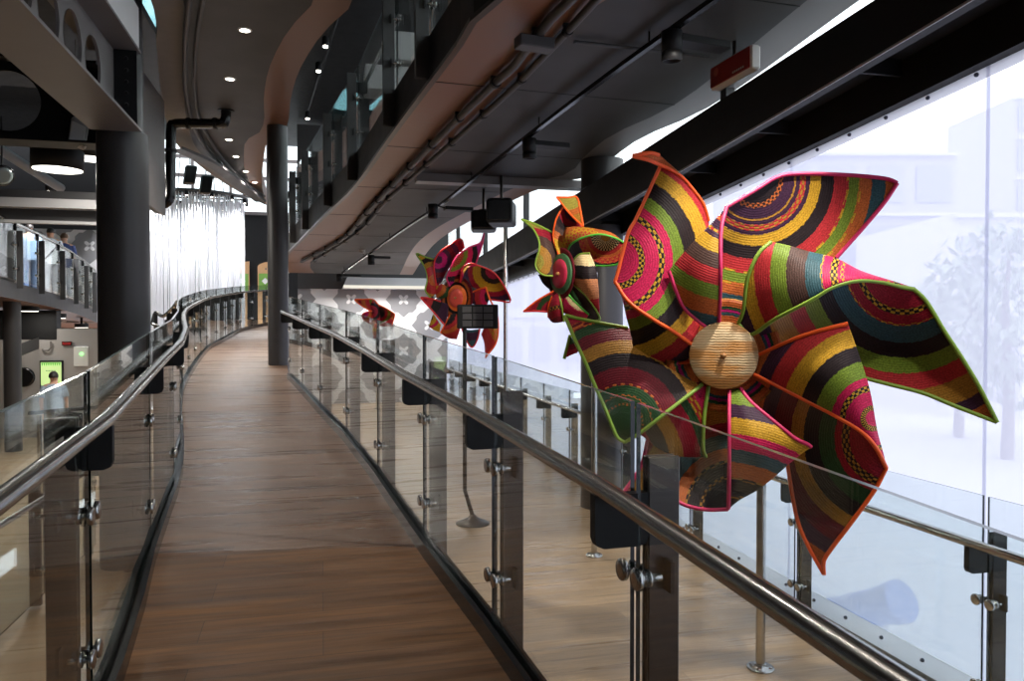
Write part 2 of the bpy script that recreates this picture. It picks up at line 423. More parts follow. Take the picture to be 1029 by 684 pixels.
# upper ceiling slab on the left with its own brown edge
ZC = 5.3
def onz(u, v, z): return on_plane(u, v, z, 0)
CR = [V((.62,2.0,ZC)), V((.48,5.0,ZC))] + [onz(*p, ZC) for p in ((354,1),(325,32),(301,70),(292,100),(290,121),(284,134),(271,141),(266,152))]
CRf = onz(268,206,ZC)
CR += [V((CRf.x+.1, CRf.y-3, ZC)), CRf]
CLn = [V((-1.35,2.0,ZC)), V((-1.45,5.0,ZC))] + [onz(*p, ZC) for p in ((153,4),(157,45),(160.5,82),(164.5,112),(171,131),(181,149),(212,175),(244,195))]
CLn += [onz(266,205.5,ZC)]
cl = [V(p) for p in resample(CLn, 40)]; cr = [V(p) for p in resample(CR, 40)]
mb = MB(); up = V((0,0,.4))
for i in range(39):
    a, b, c, d = cl[i], cr[i], cr[i+1], cl[i+1]
    e = min(.36, (b-a).length*.3); e2 = min(.36, (c-d).length*.3); g = min(.3, (b-a).length*.2); g2 = min(.3, (c-d).length*.2)
    ib, ic = b-(b-a).normalized()*e if (b-a).length>.01 else b, c-(c-d).normalized()*e2 if (c-d).length>.01 else c
    ja, jd = a+(b-a).normalized()*g if (b-a).length>.01 else a, d+(c-d).normalized()*g2 if (c-d).length>.01 else d
    mb.add([a,d,jd,ja],[(0,1,2,3)],2); mb.add([ja,jd,ic,ib],[(0,1,2,3)],0); mb.add([ib,ic,c,b],[(0,1,2,3)],1)
    mb.add([a+up,b+up,c+up,d+up],[(0,1,2,3)],3); mb.add([a,a+up,d+up,d],[(0,1,2,3)],3); mb.add([b,c,c+up,b+up],[(0,1,2,3)],1)
S(mb.build('ceiling', [M['charcoal_panel'], M['brown_panel'], M['concrete'], M['charcoal']], origin=(0,0,ZC)))
# strip light window by the concrete edge (bluish glazing seen past the ceiling)
# ------------------------------------------------------------------ steel frame on the left
def pierced_beam(name, axis, c, a0, a1, z0, z1, flange, r, step, first, label_mats=('grey_steel','black')):
    """I-beam with round holes through its web; axis 'x' or 'y', c the other coordinate"""
    mb = MB()
    def pt(a, o, z): return V((a, c+o, z)) if axis == 'x' else V((c+o, a, z))
    def bar(o0, o1, zz0, zz1, mi):
        p0, p1 = pt(a0,o0,zz0), pt(a1,o1,zz1)
        mb.box(min(p0.x,p1.x),max(p0.x,p1.x),min(p0.y,p1.y),max(p0.y,p1.y),zz0,zz1,mi)
    bar(-flange/2, flange/2, z0, z0+.025, 0); bar(-flange/2, flange/2, z1-.025, z1, 0)
    zl, zh = z0+.025, z1-.025; zc = (z0+z1)/2
    a = a0
    holes = []
    k = first
    while k+step/2 < a1:
        if k-step/2 >= a0: holes.append(k)
        k += step
    def solid(p, q):
        if q-p > .001:
            for o in (-.006,.006):
                mb.add([pt(p,o,zl),pt(q,o,zl),pt(q,o,zh),pt(p,o,zh)],[(0,1,2,3)],0)
    if not holes: solid(a0,a1)
    else:
        solid(a0, holes[0]-step/2); solid(holes[-1]+step/2, a1)
        for h in holes:
            n = 32; out = []; inn = []
            for i in range(n):
                t = 2*math.pi*(i+.5)/n; cx, cz = math.cos(t), math.sin(t)
                m = min((step/2)/max(1e-6,abs(cx)), ((zh-zl)/2)/max(1e-6,abs(cz)))
                out.append((h+cx*m, zc+cz*m)); inn.append((h+cx*r, zc+cz*r))
            corner = {}
            for o in (-.006,.006):
                vs = [pt(x,o,z) for x, z in out]+[pt(x,o,z) for x, z in inn]
                fs = [(i,(i+1)%n,n+(i+1)%n,n+i) for i in range(n)]
                mb.add(vs, fs, 0)
                for sx in (-1,1):          # fill the four cell corners
                    for sz in (-1,1):
                        cx, cz = h+sx*step/2, zc+sz*(zh-zl)/2
                        cand = sorted(out, key=lambda q: (q[0]-cx)**2+(q[1]-cz)**2)[:2]
                        mb.add([pt(cx,o,cz)]+[pt(x,o,z) for x, z in cand],[(0,1,2)],0)
            vs = [pt(x,-.012,z) for x, z in inn]+[pt(x,.012,z) for x, z in inn]
            mb.add(vs,[(i,(i+1)%n,n+(i+1)%n,n+i) for i in range(n)],0)
    return S(mb.build(name, [M[label_mats[0]], M[label_mats[1]]]))
pierced_beam('cellular_beam', 'y', -1.93, -4.5, 8.2, 4.0, 4.78, .46, .23, .56, 7.4-.56*20)
pierced_beam('cellular_beam', 'x', 8.75, -13.9, -2.2, 3.95, 4.78, .34, .3, .86, -3.05-.86*12, ('black','black'))
# end plate and bolts where the beam meets the round column
mb = MB(); mb.box(-2.05,-1.72,8.1,8.14,4.0,4.78)
for k in range(6):
    for s in (-1,1): mb.lathe([(.018,0),(.018,.022),(.012,.03)], (-1.9+s*.09,8.1,4.12+k*.11), (0,-1,0), 8)
S(mb.build('beam_end_plate', M['black']))
S(MB().box(-2.1,-1.72,-4.5,8.2,4.80,5.2).build('trim_3', M['white']))
# column stub and pale fascia going on past the column
S(MB().lathe([(.19,0),(.19,1.6)], (-1.93,8.45,4.02), n=40).build('column', M['column']))
pA = on_x(163,215,-2.2)
S(MB().box(-2.28,-2.2,9.6,pA.y,pA.z,5.3).build('trim_7', M['charcoal_panel']))
S(MB().box(-2.19,-2.16,9.6,pA.y+.01,pA.z-.02,5.3).build('trim_8', M['grey_steel']))

# slab band crossing the left hall behind the beam
zz = [on_y(60,y,15.2).z for y in (192,201,210,223)]
mb = MB(); mb.box(-13.9,-3.25,15.2,15.5,zz[1],zz[0],0); mb.box(-13.9,-3.25,15.05,15.5,zz[2],zz[1],1); mb.box(-13.9,-3.25,15.3,15.6,zz[3],zz[2],2); mb.box(-13.9,-3.25,15.2,15.32,zz[3]-.03,zz[3]+.02,1)
S(mb.build('trim_4', [M['charcoal'], M['pale_grey'], M['charcoal_panel']]))
S(MB().box(-13.9,-2.3,8.9,15.2,6.3,6.4).build('ceiling', M['black']))

# unseen dark end wall behind the camera, put in to cut front fill
S(MB().box(-14.2,3.5,-5.2,-5,-.3,7.6).build('wall_front', M['charcoal']))
# ------------------------------------------------------------------ glass railings
def railing(name, feet, ss, side, label, group=None, H=1.14, rail_z=.93, rail_in=.10, post_dn=.06, post_up=1.0, base=True, detail=True, rail_pts=None,
            post_mat='steel_dark', glass_lo=.05, cat='railing', pan=True, rail_ext=(0,0), post_w=.088, rail_r=.024):
    feet = [V(p) for p in feet]; root = empty(name, feet[0], label, cat, group)
    Z = V((0,0,1)); nodes = []
    for s in ss:
        p, t = walk(feet, s); t = V((t.x,t.y,0)).normalized(); n = V((t.y,-t.x,0))*side
        nodes.append((p, t, n))
    if base:
        sec = [(-.036,-.02),(.036,-.02),(.036,.075),(.012,.075),(.012,.04),(-.012,.04),(-.012,.075),(-.036,.075)]
        path = [walk(feet, ss[0]+(ss[-1]-ss[0])*i/40)[0] for i in range(41)]
        MB().sweep(path, sec).build('base_channel', M['black_gloss'], root)
    for i, (p, t, n) in enumerate(nodes):
        mb = MB(); c = p + n*(.028+post_w/2)
        for k in (-1,1): mb.bbox(c+t*(.013*k)+Z*((post_up-post_dn)/2), n*(post_w/2), t*.006, Z*((post_up+post_dn)/2), .003)
        for z in (.12,.5,.86): mb.obox(c+Z*z, n*(post_w*.3), t*.008, Z*.03)
        po = mb.build('post', M[post_mat], root)
        # bracket plate below the handrail, bottom corners rounded
        a, b = -(rail_in+.018), .03; z0, z1 = rail_z-.155, rail_z-.02; r = .025
        prof = [(a,z1),(a,z0+r),(a+r*.3,z0+r*.3),(a+r,z0),(b-r,z0),(b-r*.3,z0+r*.3),(b,z0+r),(b,z1),(-rail_in+.016,z1),(-rail_in,z1+.01),(-rail_in-.012,z1)]
        MB().prism([p+n*x-t*.016+Z*z for x, z in prof],[p+n*x+t*.016+Z*z for x, z in prof]).build('handrail_bracket', M['black'], po)
        if detail:
            for z in (.70,.26):
                mb = MB()
                for k in (-1,1):
                    if (i == 0 and k < 0) or (i == len(nodes)-1 and k > 0): continue
                    q = p+t*(.042*k)+Z*z
                    mb.lathe([(.012,-.024),(.026,-.024),(.029,-.020),(.029,-.010),(.011,-.009),(.011,.009),(.023,.010),(.023,.018),(.01,.020),(.01,.05)], q, n, 18, 0)
                mb.obox(p+n*.075+Z*z, t*.058, n*.005, Z*.04, 1)
                mb.build('glass_clamp', [M['steel'], M['black']], po)
    if pan:
        for (p, t, n), (p2, t2, n2) in zip(nodes, nodes[1:]):
            d = (p2-p); dh = V((d.x,d.y,0)).normalized(); nn = V((dh.y,-dh.x,0))*.006
            a = p+dh*.016+V((0,0,d.z*.016/d.length)); b = p2-dh*.016-V((0,0,d.z*.016/d.length))
            mb = MB(); q = [a-nn+Z*glass_lo, b-nn+Z*glass_lo, b+nn+Z*glass_lo, a+nn+Z*glass_lo, a-nn+Z*H, b-nn+Z*H, b+nn+Z*H, a+nn+Z*H]
            mb.add(q,[(0,1,5,4),(2,3,7,6)],0); mb.add(q,[(3,2,1,0),(1,2,6,5),(3,0,4,7)],1); mb.add(q,[(4,5,6,7)],2)
            mb.build('glass_panel', [M['glass'],M['glass_edge'],M['glass_top']], root)
    if rail_pts is None:
        rp = []
        for i, (p, t, n) in enumerate(nodes): rp.append(p - n*rail_in + Z*rail_z)
        if rail_ext[0]: rp.insert(0, rp[0]-(rp[1]-rp[0]).normalized()*rail_ext[0])
        if rail_ext[1]: rp.append(rp[-1]+(rp[-1]-rp[-2]).normalized()*rail_ext[1])
    else: rp = rail_pts
    MB().tube(rp, rail_r, 16).build('handrail', M['steel'], root)
    return root, nodes

def arc_at(feet, target):
    best = (1e9, 0); s = 0
    for a, b in zip(feet, feet[1:]):
        l = (b-a).length; t = max(0, min(1, (V(target)-a).dot(b-a)/l/l)); d = (a+(b-a)*t-V(target)).length
        if d < best[0]: best = (d, s+l*t)
        s += l
    return best[1]

# right of the ramp
s_posts = [arc_at(RIGHT, p) for p in RIGHT[3:]]
s_posts = [s_posts[0]-2.75, s_posts[0]-1.35] + s_posts
s_posts[-1] = min(s_posts[-1], polylen(RIGHT)-.01)
railing('glass_railing', RIGHT, s_posts, 1, 'glass railing with steel handrail on the right edge of the brown wooden ramp')
# left of the ramp
LR = [V(p) for p in resample(LEFT[:-1], 90)]
sL = arc_at(LR, V((-.72, 2.62, rampz(2.62)))); tot = polylen(LR)
s0 = arc_at(LR, LEFT[4]); st = s0-sL
ss = [sL-2.7, sL-1.35, sL, s0]
s = s0
while s + 1.25 < tot-1: s += 1.25; ss.append(s)
railing('glass_railing', LR, ss, -1, 'curving glass railing with steel handrail on the left edge of the brown ramp', rail_in=.055, rail_z=.99)

# window side, on the oak floor, broken by the round column
WX = 3.27
def wrail(ya, yb, ys, label):
    ft = [V((WX,ya,0)), V((WX,yb,0))]
    return railing('glass_railing', ft, [y-ya for y in ys], 1, label, H=1.24, rail_z=1.01, rail_in=.1, base=False, glass_lo=.08, rail_ext=(.1,.1), post_dn=0, post_up=1.05, post_mat='black')
yw = [on_x(u, v, WX).y for u, v in ((990,600),(800,560),(694,540))]
wrail(-2, 8.2, [yw[0]-2.9, yw[0]-1.45, yw[0], yw[1], yw[2], 8.1], 'glass railing along the window between the blue pipe and the dark round column')
wrail(8.75, 21, [8.85,9.95,11.2,12.6,14.1,15.6,17.1,18.6,20.1], 'glass railing along the window beyond the dark round column')

# gallery overhead: glass and posts on the slab's left edge
GT = [p+V((.03,0,TH)) for p in gl]
gs = []
for u, v in ((437,88),(396,133),(358,186),(333,211),(310,234),(297,247),(289,256)): gs.append(arc_at(gl, soff(u,v)))
gs = [gs[0]-3.2, gs[0]-1.6] + gs
railing('gallery_railing', GT, gs, -1, 'glass railing with dark posts on the edge of the gallery overhead', H=1.12, post_dn=.36, post_up=1.02, base=False, glass_lo=-.05, post_mat='charcoal', post_w=.12)

# far gallery on the left where two people walk
D = [(0,280,13.2),(26,287,14.6),(55,295,16.2),(80,304,18.6),(100,314.5,21.3)]
dk = [at(*p) for p in D]
dk = [dk[0]-(dk[1]-dk[0])*1.6] + dk + [dk[-1]+(dk[-1]-dk[-2])*.6]
dkr = [V(p) for p in resample(dk, 40)]
def deck_z(p):
    i = min(range(40), key=lambda k: (V((dkr[k].x,dkr[k].y,0))-V((p[0],p[1],0))).length); return dkr[i].z
mb = MB(); off = V((-1.9,1.7,0)); th = V((0,0,.30))
for i in range(39):
    a, d = dkr[i], dkr[i+1]; b, c = a+off, d+off
    mb.add([a,b,c,d],[(3,2,1,0)],2); mb.add([a-th,b-th,c-th,d-th],[(0,1,2,3)],1); mb.add([a,d,d-th,a-th],[(0,1,2,3)],0); mb.add([b,c,c-th,b-th],[(3,2,1,0)],0)
S(mb.build('gallery_deck', [M['charcoal'],M['brown_panel'],M['tan_floor']], origin=(0,0,2.6)))
ps = [arc_at(dkr, at(u, v, d)) for u, v, d in ((-14,276,12.4),(13,283,14.0),(37,289,15.2),(58,296,16.5),(72,301,17.8),(83,305.5,19),(92,310,20.1),(99,314,21.2))]
railing('glass_railing', dkr, ps, 1, 'glass railing of the far raised walkway where two people walk', H=1.06, rail_z=1.10, rail_in=.03, post_up=.95, post_dn=.1, post_w=.1, base=False, post_mat='charcoal', rail_r=.035)
# ------------------------------------------------------------------ the window side: film, clamps, big beam, outdoors
FX = 3.42
tops = [on_x(u, v, FX) for u, v in ((1029,47.5),(712,198),(510,283))]
def lag(y, P):
    r = 0
    for i, p in enumerate(P):
        k = p.z
        for j, q in enumerate(P):
            if j != i: k *= (y-q.y)/(p.y-q.y)
        r += k
    return r
def film_top(y): return lag(min(max(y,-1),14.2), tops) if y < 14.2 else tops[2].z-.035*(y-14.2)
def film_top_(y): return film_top(y) if y >= 0 else film_top(0)-.05*y
FB = .07
YS = [-5,-3,-1.5,0,1.5,3.13,4.5,6.36,9,12,14.2,18,21.4]
m, nt = mat('translucent_white_film'); L = nt.links
out = nd(nt,'ShaderNodeOutputMaterial'); a1 = nd(nt,'ShaderNodeMixShader'); a2 = nd(nt,'ShaderNodeMixShader')
tr = nd(nt,'ShaderNodeBsdfTransparent'); tl = nd(nt,'ShaderNodeBsdfTranslucent'); df = nd(nt,'ShaderNodeBsdfDiffuse')
tr.inputs[0].default_value = (.97,.98,1,1); tl.inputs[0].default_value = lin((192,194,212)); df.inputs[0].default_value = lin((205,206,222))
tc = nd(nt,'ShaderNodeTexCoord'); mp = nd(nt,'ShaderNodeMapping'); mp.inputs['Scale'].default_value = (1,1.6,.12); L.new(tc.outputs['Object'], mp.inputs[0])
no = nd(nt,'ShaderNodeTexNoise'); no.inputs['Scale'].default_value = 1.5; no.inputs['Detail'].default_value = 4; L.new(mp.outputs[0], no.inputs['Vector'])
mr = nd(nt,'ShaderNodeMapRange'); mr.inputs[3].default_value = .68; mr.inputs[4].default_value = .78; L.new(no.outputs['Fac'], mr.inputs[0])
a2.inputs[0].default_value = .25; L.new(tl.outputs[0], a2.inputs[1]); L.new(df.outputs[0], a2.inputs[2])
L.new(mr.outputs[0], a1.inputs[0]); L.new(tr.outputs[0], a1.inputs[1]); L.new(a2.outputs[0], a1.inputs[2]); L.new(a1.outputs[0], out.inputs[0])
M['film'] = m
M['seam'] = plain('film_seam', (232,233,240), .5, var=.03)
m, nt = mat('translucent_white_hem'); out = nd(nt,'ShaderNodeOutputMaterial'); a1 = nd(nt,'ShaderNodeMixShader'); a1.inputs[0].default_value = .5
tl = nd(nt,'ShaderNodeBsdfTranslucent'); tl.inputs[0].default_value = lin((214,216,228)); df = nd(nt,'ShaderNodeBsdfDiffuse'); df.inputs[0].default_value = lin((214,214,220))
nt.links.new(tl.outputs[0], a1.inputs[1]); nt.links.new(df.outputs[0], a1.inputs[2]); nt.links.new(a1.outputs[0], out.inputs[0]); M['hem'] = m
M['clamp'] = plain('pale_clamp_strip', (206,206,208), .4, var=.06)
M['bolt'] = plain('blue_grey_bolt', (84,88,104), .4, .6)
win = S(MB().sweep([V((FX+.02,-5,0)),V((FX+.02,21.4,0))], [(-.13,0),(.06,0),(.06,FB),(-.02,FB),(-.05,.045),(-.13,.04)]).build('window_1', M['grey_steel'], origin=(FX,0,0)))
mb = MB(); vs = []; fs = []; K = 6
for y in YS:
    for k in range(K+1):
        z = FB+.13 + (film_top_(y)-.07-FB-.13)*k/K; vs.append(V((FX,y,z)))
for i in range(len(YS)-1):
    for k in range(K): fs.append((i*(K+1)+k,(i+1)*(K+1)+k,(i+1)*(K+1)+k+1,i*(K+1)+k+1))
mb.add(vs, fs); mb.build('film', M['film'], win)
mb = MB()
for y in (1.55,3.35,5.1,6.9,8.7,10.5,12.3,14.1,16):
    mb.add([V((FX-.004,y-.012,FB)),V((FX-.004,y+.012,FB)),V((FX-.004,y+.012,film_top_(y))),V((FX-.004,y-.012,film_top_(y)))],[(0,1,2,3)])
mb.build('film_seam', M['film'], win)
mb = MB()
for i in range(len(YS)-1):
    for lo in (True, False):
        p = [V((FX-.006,y,FB if lo else film_top_(y)-.07)) for y in YS[i:i+2]]; h = .13 if lo else .075
        mb.add([p[0],p[1],p[1]+V((0,0,h)),p[0]+V((0,0,h))],[(0,1,2,3)],0)
y = -1.0
while y < 20:
    for lo in (True, False):
        z = FB+.075 if lo else film_top_(y)-.03
        mb.lathe([(.012,0),(.012,.010),(.007,.016)], (FX-.007,y,z), (-1,0,0), 10, 1)
    y += .34
mb.build('clamp_strip', [M['hem'],M['bolt']], win)
# the big dark beam above the film
bt = [on_x(748,85,2.95), on_x(505,243,2.95)]
def beam_top(y): return bt[0].z+(bt[1].z-bt[0].z)*(y-bt[0].y)/(bt[1].y-bt[0].y)
def beam_bot(y): return film_top_(y)+.11
mb = MB(); loops = []
for y in YS:
    t, b, f = beam_top(y), beam_bot(y), film_top_(y)
    loops.append([V(p) for p in ((2.95,y,t),(2.95,y,b),(3.02,y,b),(3.02,y,b+.16),(3.34,y,b+.12),(3.34,y,f-.01),(3.46,y,f-.01),(3.46,y,t))])
for A, B in zip(loops, loops[1:]):
    for k in range(8): mb.add([A[k],A[(k+1)%8],B[(k+1)%8],B[k]],[(0,1,2,3)],0)
    glintA, glintB = A[1]+V((-.006,0,-.004)), B[1]+V((-.006,0,-.004))  # pale strip painted along the edge in place of its highlight
    mb.prism([glintA,glintB,glintB+V((0,0,.014)),glintA+V((0,0,.014))],[q+V((.008,0,0)) for q in (glintA,glintB,glintB+V((0,0,.014)),glintA+V((0,0,.014)))],1)
y = -.5
while y < 20:
    b = beam_bot(y); mb.box(3.02,3.34,y-.012,y+.012,b+.03,b+.15,0); y += 1.1
S(mb.build('window_beam', [M['black'],M['pale_grey']], origin=(2.95,0,3)))
# clear glazing over the beam
mb = MB()
for y in (-3,0,3,6.05,9.4,12.8,16.2,19.6): mb.box(FX-.04,FX+.04,y-.05,y+.05,beam_top(y)-.05,7.6)
mb.box(FX-.05,FX+.05,-5,21.4,5.6,5.7)
w3 = S(mb.build('window_3', M['charcoal']))
mb = MB()
p = [V((FX+.02,-5,beam_top(-5))),V((FX+.02,21.4,beam_top(21.4))),V((FX+.02,21.4,7.6)),V((FX+.02,-5,7.6))]
mb.prism(p,[q+V((.012,0,0)) for q in p]).build('pane', M['glass'], w3)

# outdoors
M['paving'] = plain('pale_street_paving', (206,206,210), .85, var=.06, scale=1)
S(MB().box(3.6,90,-40,90,-.62,-.5).build('ground_outside', M['paving']))
M['facade'] = plain('grey_facade', (186,186,200), .7, var=.08, scale=.6)
M['facade_light'] = plain('pale_facade', (214,213,220), .7, var=.05)
M['facade_glass'] = plain('facade_window_glass', (160,164,178), .15, var=.1)
def block(label, u0, u1, v, d, depth, floors, mats=('facade','facade_glass'), tilt=0):
    a, b = at(u0,v,d), at(u1,v,d); h = a.z+.5; a.z = b.z = -.5
    t = (b-a); L_ = t.length; t.normalize(); n = V((-t.y,t.x,0)); Z = V((0,0,1))
    root = empty('building', a, label, 'building', 'buildings across the street')
    MB().prism([a,b,b+n*depth,a+n*depth],[a+Z*h,b+Z*(h-tilt),b+n*depth+Z*(h-tilt),a+n*depth+Z*h]).build('wall', M[mats[0]], root)
    k = max(2,int(L_/1.7)); fh = h/floors
    for f in range(floors):
        MB().obox((a+b)/2+Z*(fh*(f+1)-.06)-n*.12, t*(L_/2-.05), n*.12, Z*.06).build('floor_band', M['facade_light'], root)
        mb = MB()
        for i in range(k):
            mb.obox(a+t*((i+.5)*L_/k)+Z*(fh*(f+.48))-n*.03, t*(L_/k*.36), n*.05, Z*(fh*.30))
        mb.build('window', M[mats[1]], root)
    return root
block('grey office block across the street with pale floor bands', 770, 962, 154, 30, 8, 4)
block('paler low building at the right across the street, before the grey block', 955, 1120, 215, 22, 6, 2, ('facade_light','facade'))
block('tall stepped tower behind the low pale building', 1018, 1090, 98, 40, 6, 7)
block('long pale street frontage seen low through the film', 470, 760, 262, 46, 8, 2, ('facade_light','facade'))
def leaf_tree(label, u, v_top, d, w, trunk_r=.12, seed=1):
    rnd = random.Random(seed)
    g = at(u,v_top,d); H = g.z+.5; base = V((g.x,g.y,-.5))
    root = empty('street_tree', base, label, 'tree', 'street trees outside')
    MB().tube([base, base+V((.05,.02,H*.3)), base+V((-.04,.05,H*.6)), base+V((0,0,H*.85))], [trunk_r,trunk_r*.8,trunk_r*.55,trunk_r*.2], 8).build('trunk', M['bark'], root)
    mb = MB()
    for i in range(900):
        th = rnd.uniform(0,2*math.pi); ph = math.acos(rnd.uniform(-1,1)); r = rnd.uniform(.35,1)**.5*(1+.25*math.sin(3*th+seed)*math.sin(2*ph))
        c = base+V((w*r*math.sin(ph)*math.cos(th), w*r*math.sin(ph)*math.sin(th), H*.60+H*.40*r*math.cos(ph)))
        s = rnd.uniform(.10,.2); q = V((rnd.uniform(-1,1),rnd.uniform(-1,1),rnd.uniform(-1,1))).normalized(); x = q.orthogonal().normalized(); y = q.cross(x)
        mb.add([c-x*s, c-y*s*.5+q*s*.15, c+x*s, c+y*s*.5+q*s*.15],[(0,1,2,3)])
    mb.build('foliage', M['leaf'], root)
M['bark'] = plain('tree_bark', (150,142,136), .9, var=.2, bump=.4)
M['leaf'] = plain('pale_green_leaves', (172,184,164), .6, var=.2, scale=3)
leaf_tree('leafy tree outside nearest the right edge of the film window', 1015, 215, 15, 1.5, seed=3)
leaf_tree('smaller leafy tree outside, in front of the pale low building', 965, 262, 18, 1.3, seed=5)
# blue pipe just outside the film
M['blue'] = plain('blue_plastic_pipe', (58,104,190), .4, var=.12)
p0, p1 = at(800,627,6.4), at(905,604,5.5)
dv = (p1-p0).normalized()
pipe = MB().tube([p0-dv*1.6, p0, p1], .135, 28).build('drain_pipe', M['blue'], None, 'fat blue pipe lying outside the film window', 'pipe')
MB().tube([p1-dv*.07, p1+dv*.012], .152, 28).build('pipe_collar', M['blue'], pipe)
for q in (p0, p0*.2+p1*.8):
    MB().box(q.x-.06,q.x+.06,q.y-.06,q.y+.06,-.5,q.z-.11).build('support_block', M['facade_light'], pipe)
# ------------------------------------------------------------------ things under the gallery soffit
def hung(u, v, drop):
    """point seen at a pixel, drop metres below the soffit"""
    return on_plane(u, v, SZ0-drop, SS)
tp = [hung(u, v, .10) for u, v in ((717,0),(600,84),(520,145),(475,180),(442,206),(400,234),(344,274))]
tp = [tp[0]-(tp[1]-tp[0])*1.2] + tp; tp = [tp[0]-(tp[1]-tp[0])*.35] + tp
tpath = [V(p) for p in resample(tp, 30)]
tr = MB().sweep(tpath, [(-.02,-.018),(.02,-.018),(.02,.018),(-.02,.018)]).build('lighting_track', M['black_gloss'], None, 'long black lighting track running under the gallery soffit', 'light track')
mb = MB()
for s in (1.2,3.2,5.2,7.4,9.6,12,14.5,17):
    p, t = walk(tpath, s); mb.tube([p+V((0,0,.018)), p+V((0,0,.10))], .008, 6)
mb.build('suspension_rod', M['steel_dark'], tr)
def dirn(a, b): return (V(b)-V(a)).normalized()
def track_spot(u, v, drop, label, aim, power=0, size=1.0):
    p = hung(u, v, drop); s = arc_at(tpath, p); q, t = walk(tpath, s)
    root = empty('track_spotlight', q+V((0,0,-.02)), label, 'spotlight', 'track spotlights under the gallery')
    sd = V((t.y,-t.x,0)).normalized()
    size = 1.35; hd = V((.04,.08,-1)).normalized() if V(aim).z < 0 and abs(V(aim).normalized().x) < .62 else V(aim).normalized()
    c = q+sd*.17*size+V((0,0,-.07))
    MB().bbox(c, t*.045*size+sd*0, sd*.15*size, V((0,0,.018*size)), .006).build('driver_box', M['black'], root)
    MB().tube([c-sd*.13*size, p+V((0,0,.07*size))], .012, 8).build('yoke', M['black'], root)
    a = V(aim).normalized()
    MB().lathe([(.04*size,-.075*size),(.052*size,-.07*size),(.052*size,.02*size),(.048*size,.022*size),(.048*size,.028*size),(.052*size,.03*size),(.052*size,.075*size),(.044*size,.075*size),(.040*size,.04*size)], p, hd, 24).build('lamp_head', M['black'], root)
    if power:
        l = bpy.data.lights.new('spot_beam', 'SPOT'); l.energy = power; l.spot_size = math.radians(44); l.spot_blend = .6; l.shadow_soft_size = .04; l.color = (1,.93,.82)
        lo = bpy.data.objects.new('spot_beam', l); COL.objects.link(lo); lo.location = p + a*.13
        lo.rotation_euler = a.to_track_quat('-Z','Y').to_euler()
    return root
track_spot(675,46,.22,'black track spotlight nearest the red and white emergency light',at(727,357,4.2)-hung(675,46,.22),260)
track_spot(532,149,.22,'black track spotlight above and between the two nearest pinwheels',at(590,560,6.5)-hung(532,149,.22),200)
track_spot(435,212,.22,'small black track spotlight beside the black hanging loudspeakers',at(480,330,9.8)-hung(435,212,.22),160)
track_spot(373,261,.22,'tilted black track spotlight next to the round smoke detector',(-.5,-.2,-.7),60)
track_spot(341,279,.20,'farthest black track spotlight, above the end of the pale light shelf',(.5,-.2,-.8),60)

# spots on the near end of the same track, aimed at the big pinwheel; third added to brighten the farther ones
track_spot_near = []
for yy, lb, tgt, pw in ((3.1,'black track spotlight on the near end of the track, above the ramp railing',(727,357,4.2),230),(2.2,'black track spotlight at the very start of the track',(800,430,4.1),110),(3.9,'added unseen track spotlight brightening the second and third pinwheels',(530,285,8.0),420)):
    j = min(range(30), key=lambda k: abs(tpath[k].y-yy)); q = tpath[j]+V((-.12,0,-.16))
    tp_ = at(*tgt)
    root = empty('track_spotlight', q+V((0,0,.1)), lb, 'spotlight', 'track spotlights under the gallery')
    a = (tp_-q).normalized()
    MB().lathe([(.04,-.075),(.052,-.07),(.052,.02),(.048,.022),(.048,.028),(.052,.03),(.052,.075),(.044,.075),(.040,.04)], q, a, 24).build('lamp_head', M['black'], root)
    MB().tube([q, q+V((.11,0,.13))], .012, 8).build('yoke', M['black'], root)
    l = bpy.data.lights.new('spot_beam', 'SPOT'); l.energy = pw; l.spot_size = math.radians(50 if yy < 3.5 else 34); l.spot_blend = .6; l.shadow_soft_size = .05; l.color = (1,.94,.85)
    lo = bpy.data.objects.new('spot_beam', l); COL.objects.link(lo); lo.location = q+a*.09; lo.rotation_euler = a.to_track_quat('-Z','Y').to_euler()
# conduits
def conduit(pts, r, label, drop=.05):
    P = [hung(u, v, drop) for u, v in pts]; P = [P[0]-(P[1]-P[0])*2.0] + P
    pp = [V(p) for p in resample(P, 34)]
    root = empty('conduit_pipe', pp[0], label, 'pipe', 'conduits under the gallery')
    MB().tube(pp, r, 10).build('pipe', M['charcoal'], root)
    mb = MB()
    s = .6
    while s < polylen(pp)-.2:
        p, t = walk(pp, s); mb = MB(); mb.tube([p-t*.02, p+t*.02], r*1.35, 10); mb.obox(p+V((0,0,r+.012)), t*.012, V((t.y,-t.x,0))*(r*1.2), V((0,0,.014))); s += .95; mb.build('pipe_clip', M['black'], root)
conduit([(573,0),(541,32),(519,64),(480,100),(400,180),(370,212),(343,241),(303,263)], .034, 'grey conduit under the soffit, the one next to the brown border')
conduit([(599,0),(567,35),(545,58),(500,103),(410,182),(385,205),(360,233),(313,264)], .028, 'thinner grey conduit under the soffit, farther from the brown border')
jb = hung(537,44,.115)
MB().bbox(jb, (.13,.02,0), (-.01,.06,0), (0,0,.04), .008).build('junction_box', M['charcoal'], None, 'flat grey junction box where the conduits cross on the soffit', 'junction box')
pp = [hung(577,42,.03), hung(640,49,.03), hung(712,57,.03)]
MB().tube(pp, .014, 8).build('conduit_pipe', M['charcoal'], None, 'thin cross conduit from the junction box to the red emergency light', 'pipe')
pp = [hung(395,176,.03), hung(475,182,.03)]
p = hung(364,251,.0)
sd = empty('smoke_detector', p, 'round pale smoke detector on the dark gallery soffit', 'smoke detector')
MB().lathe([(.06,0),(.06,-.02),(.05,-.03)], p, n=24).build('base', M['white'], sd)
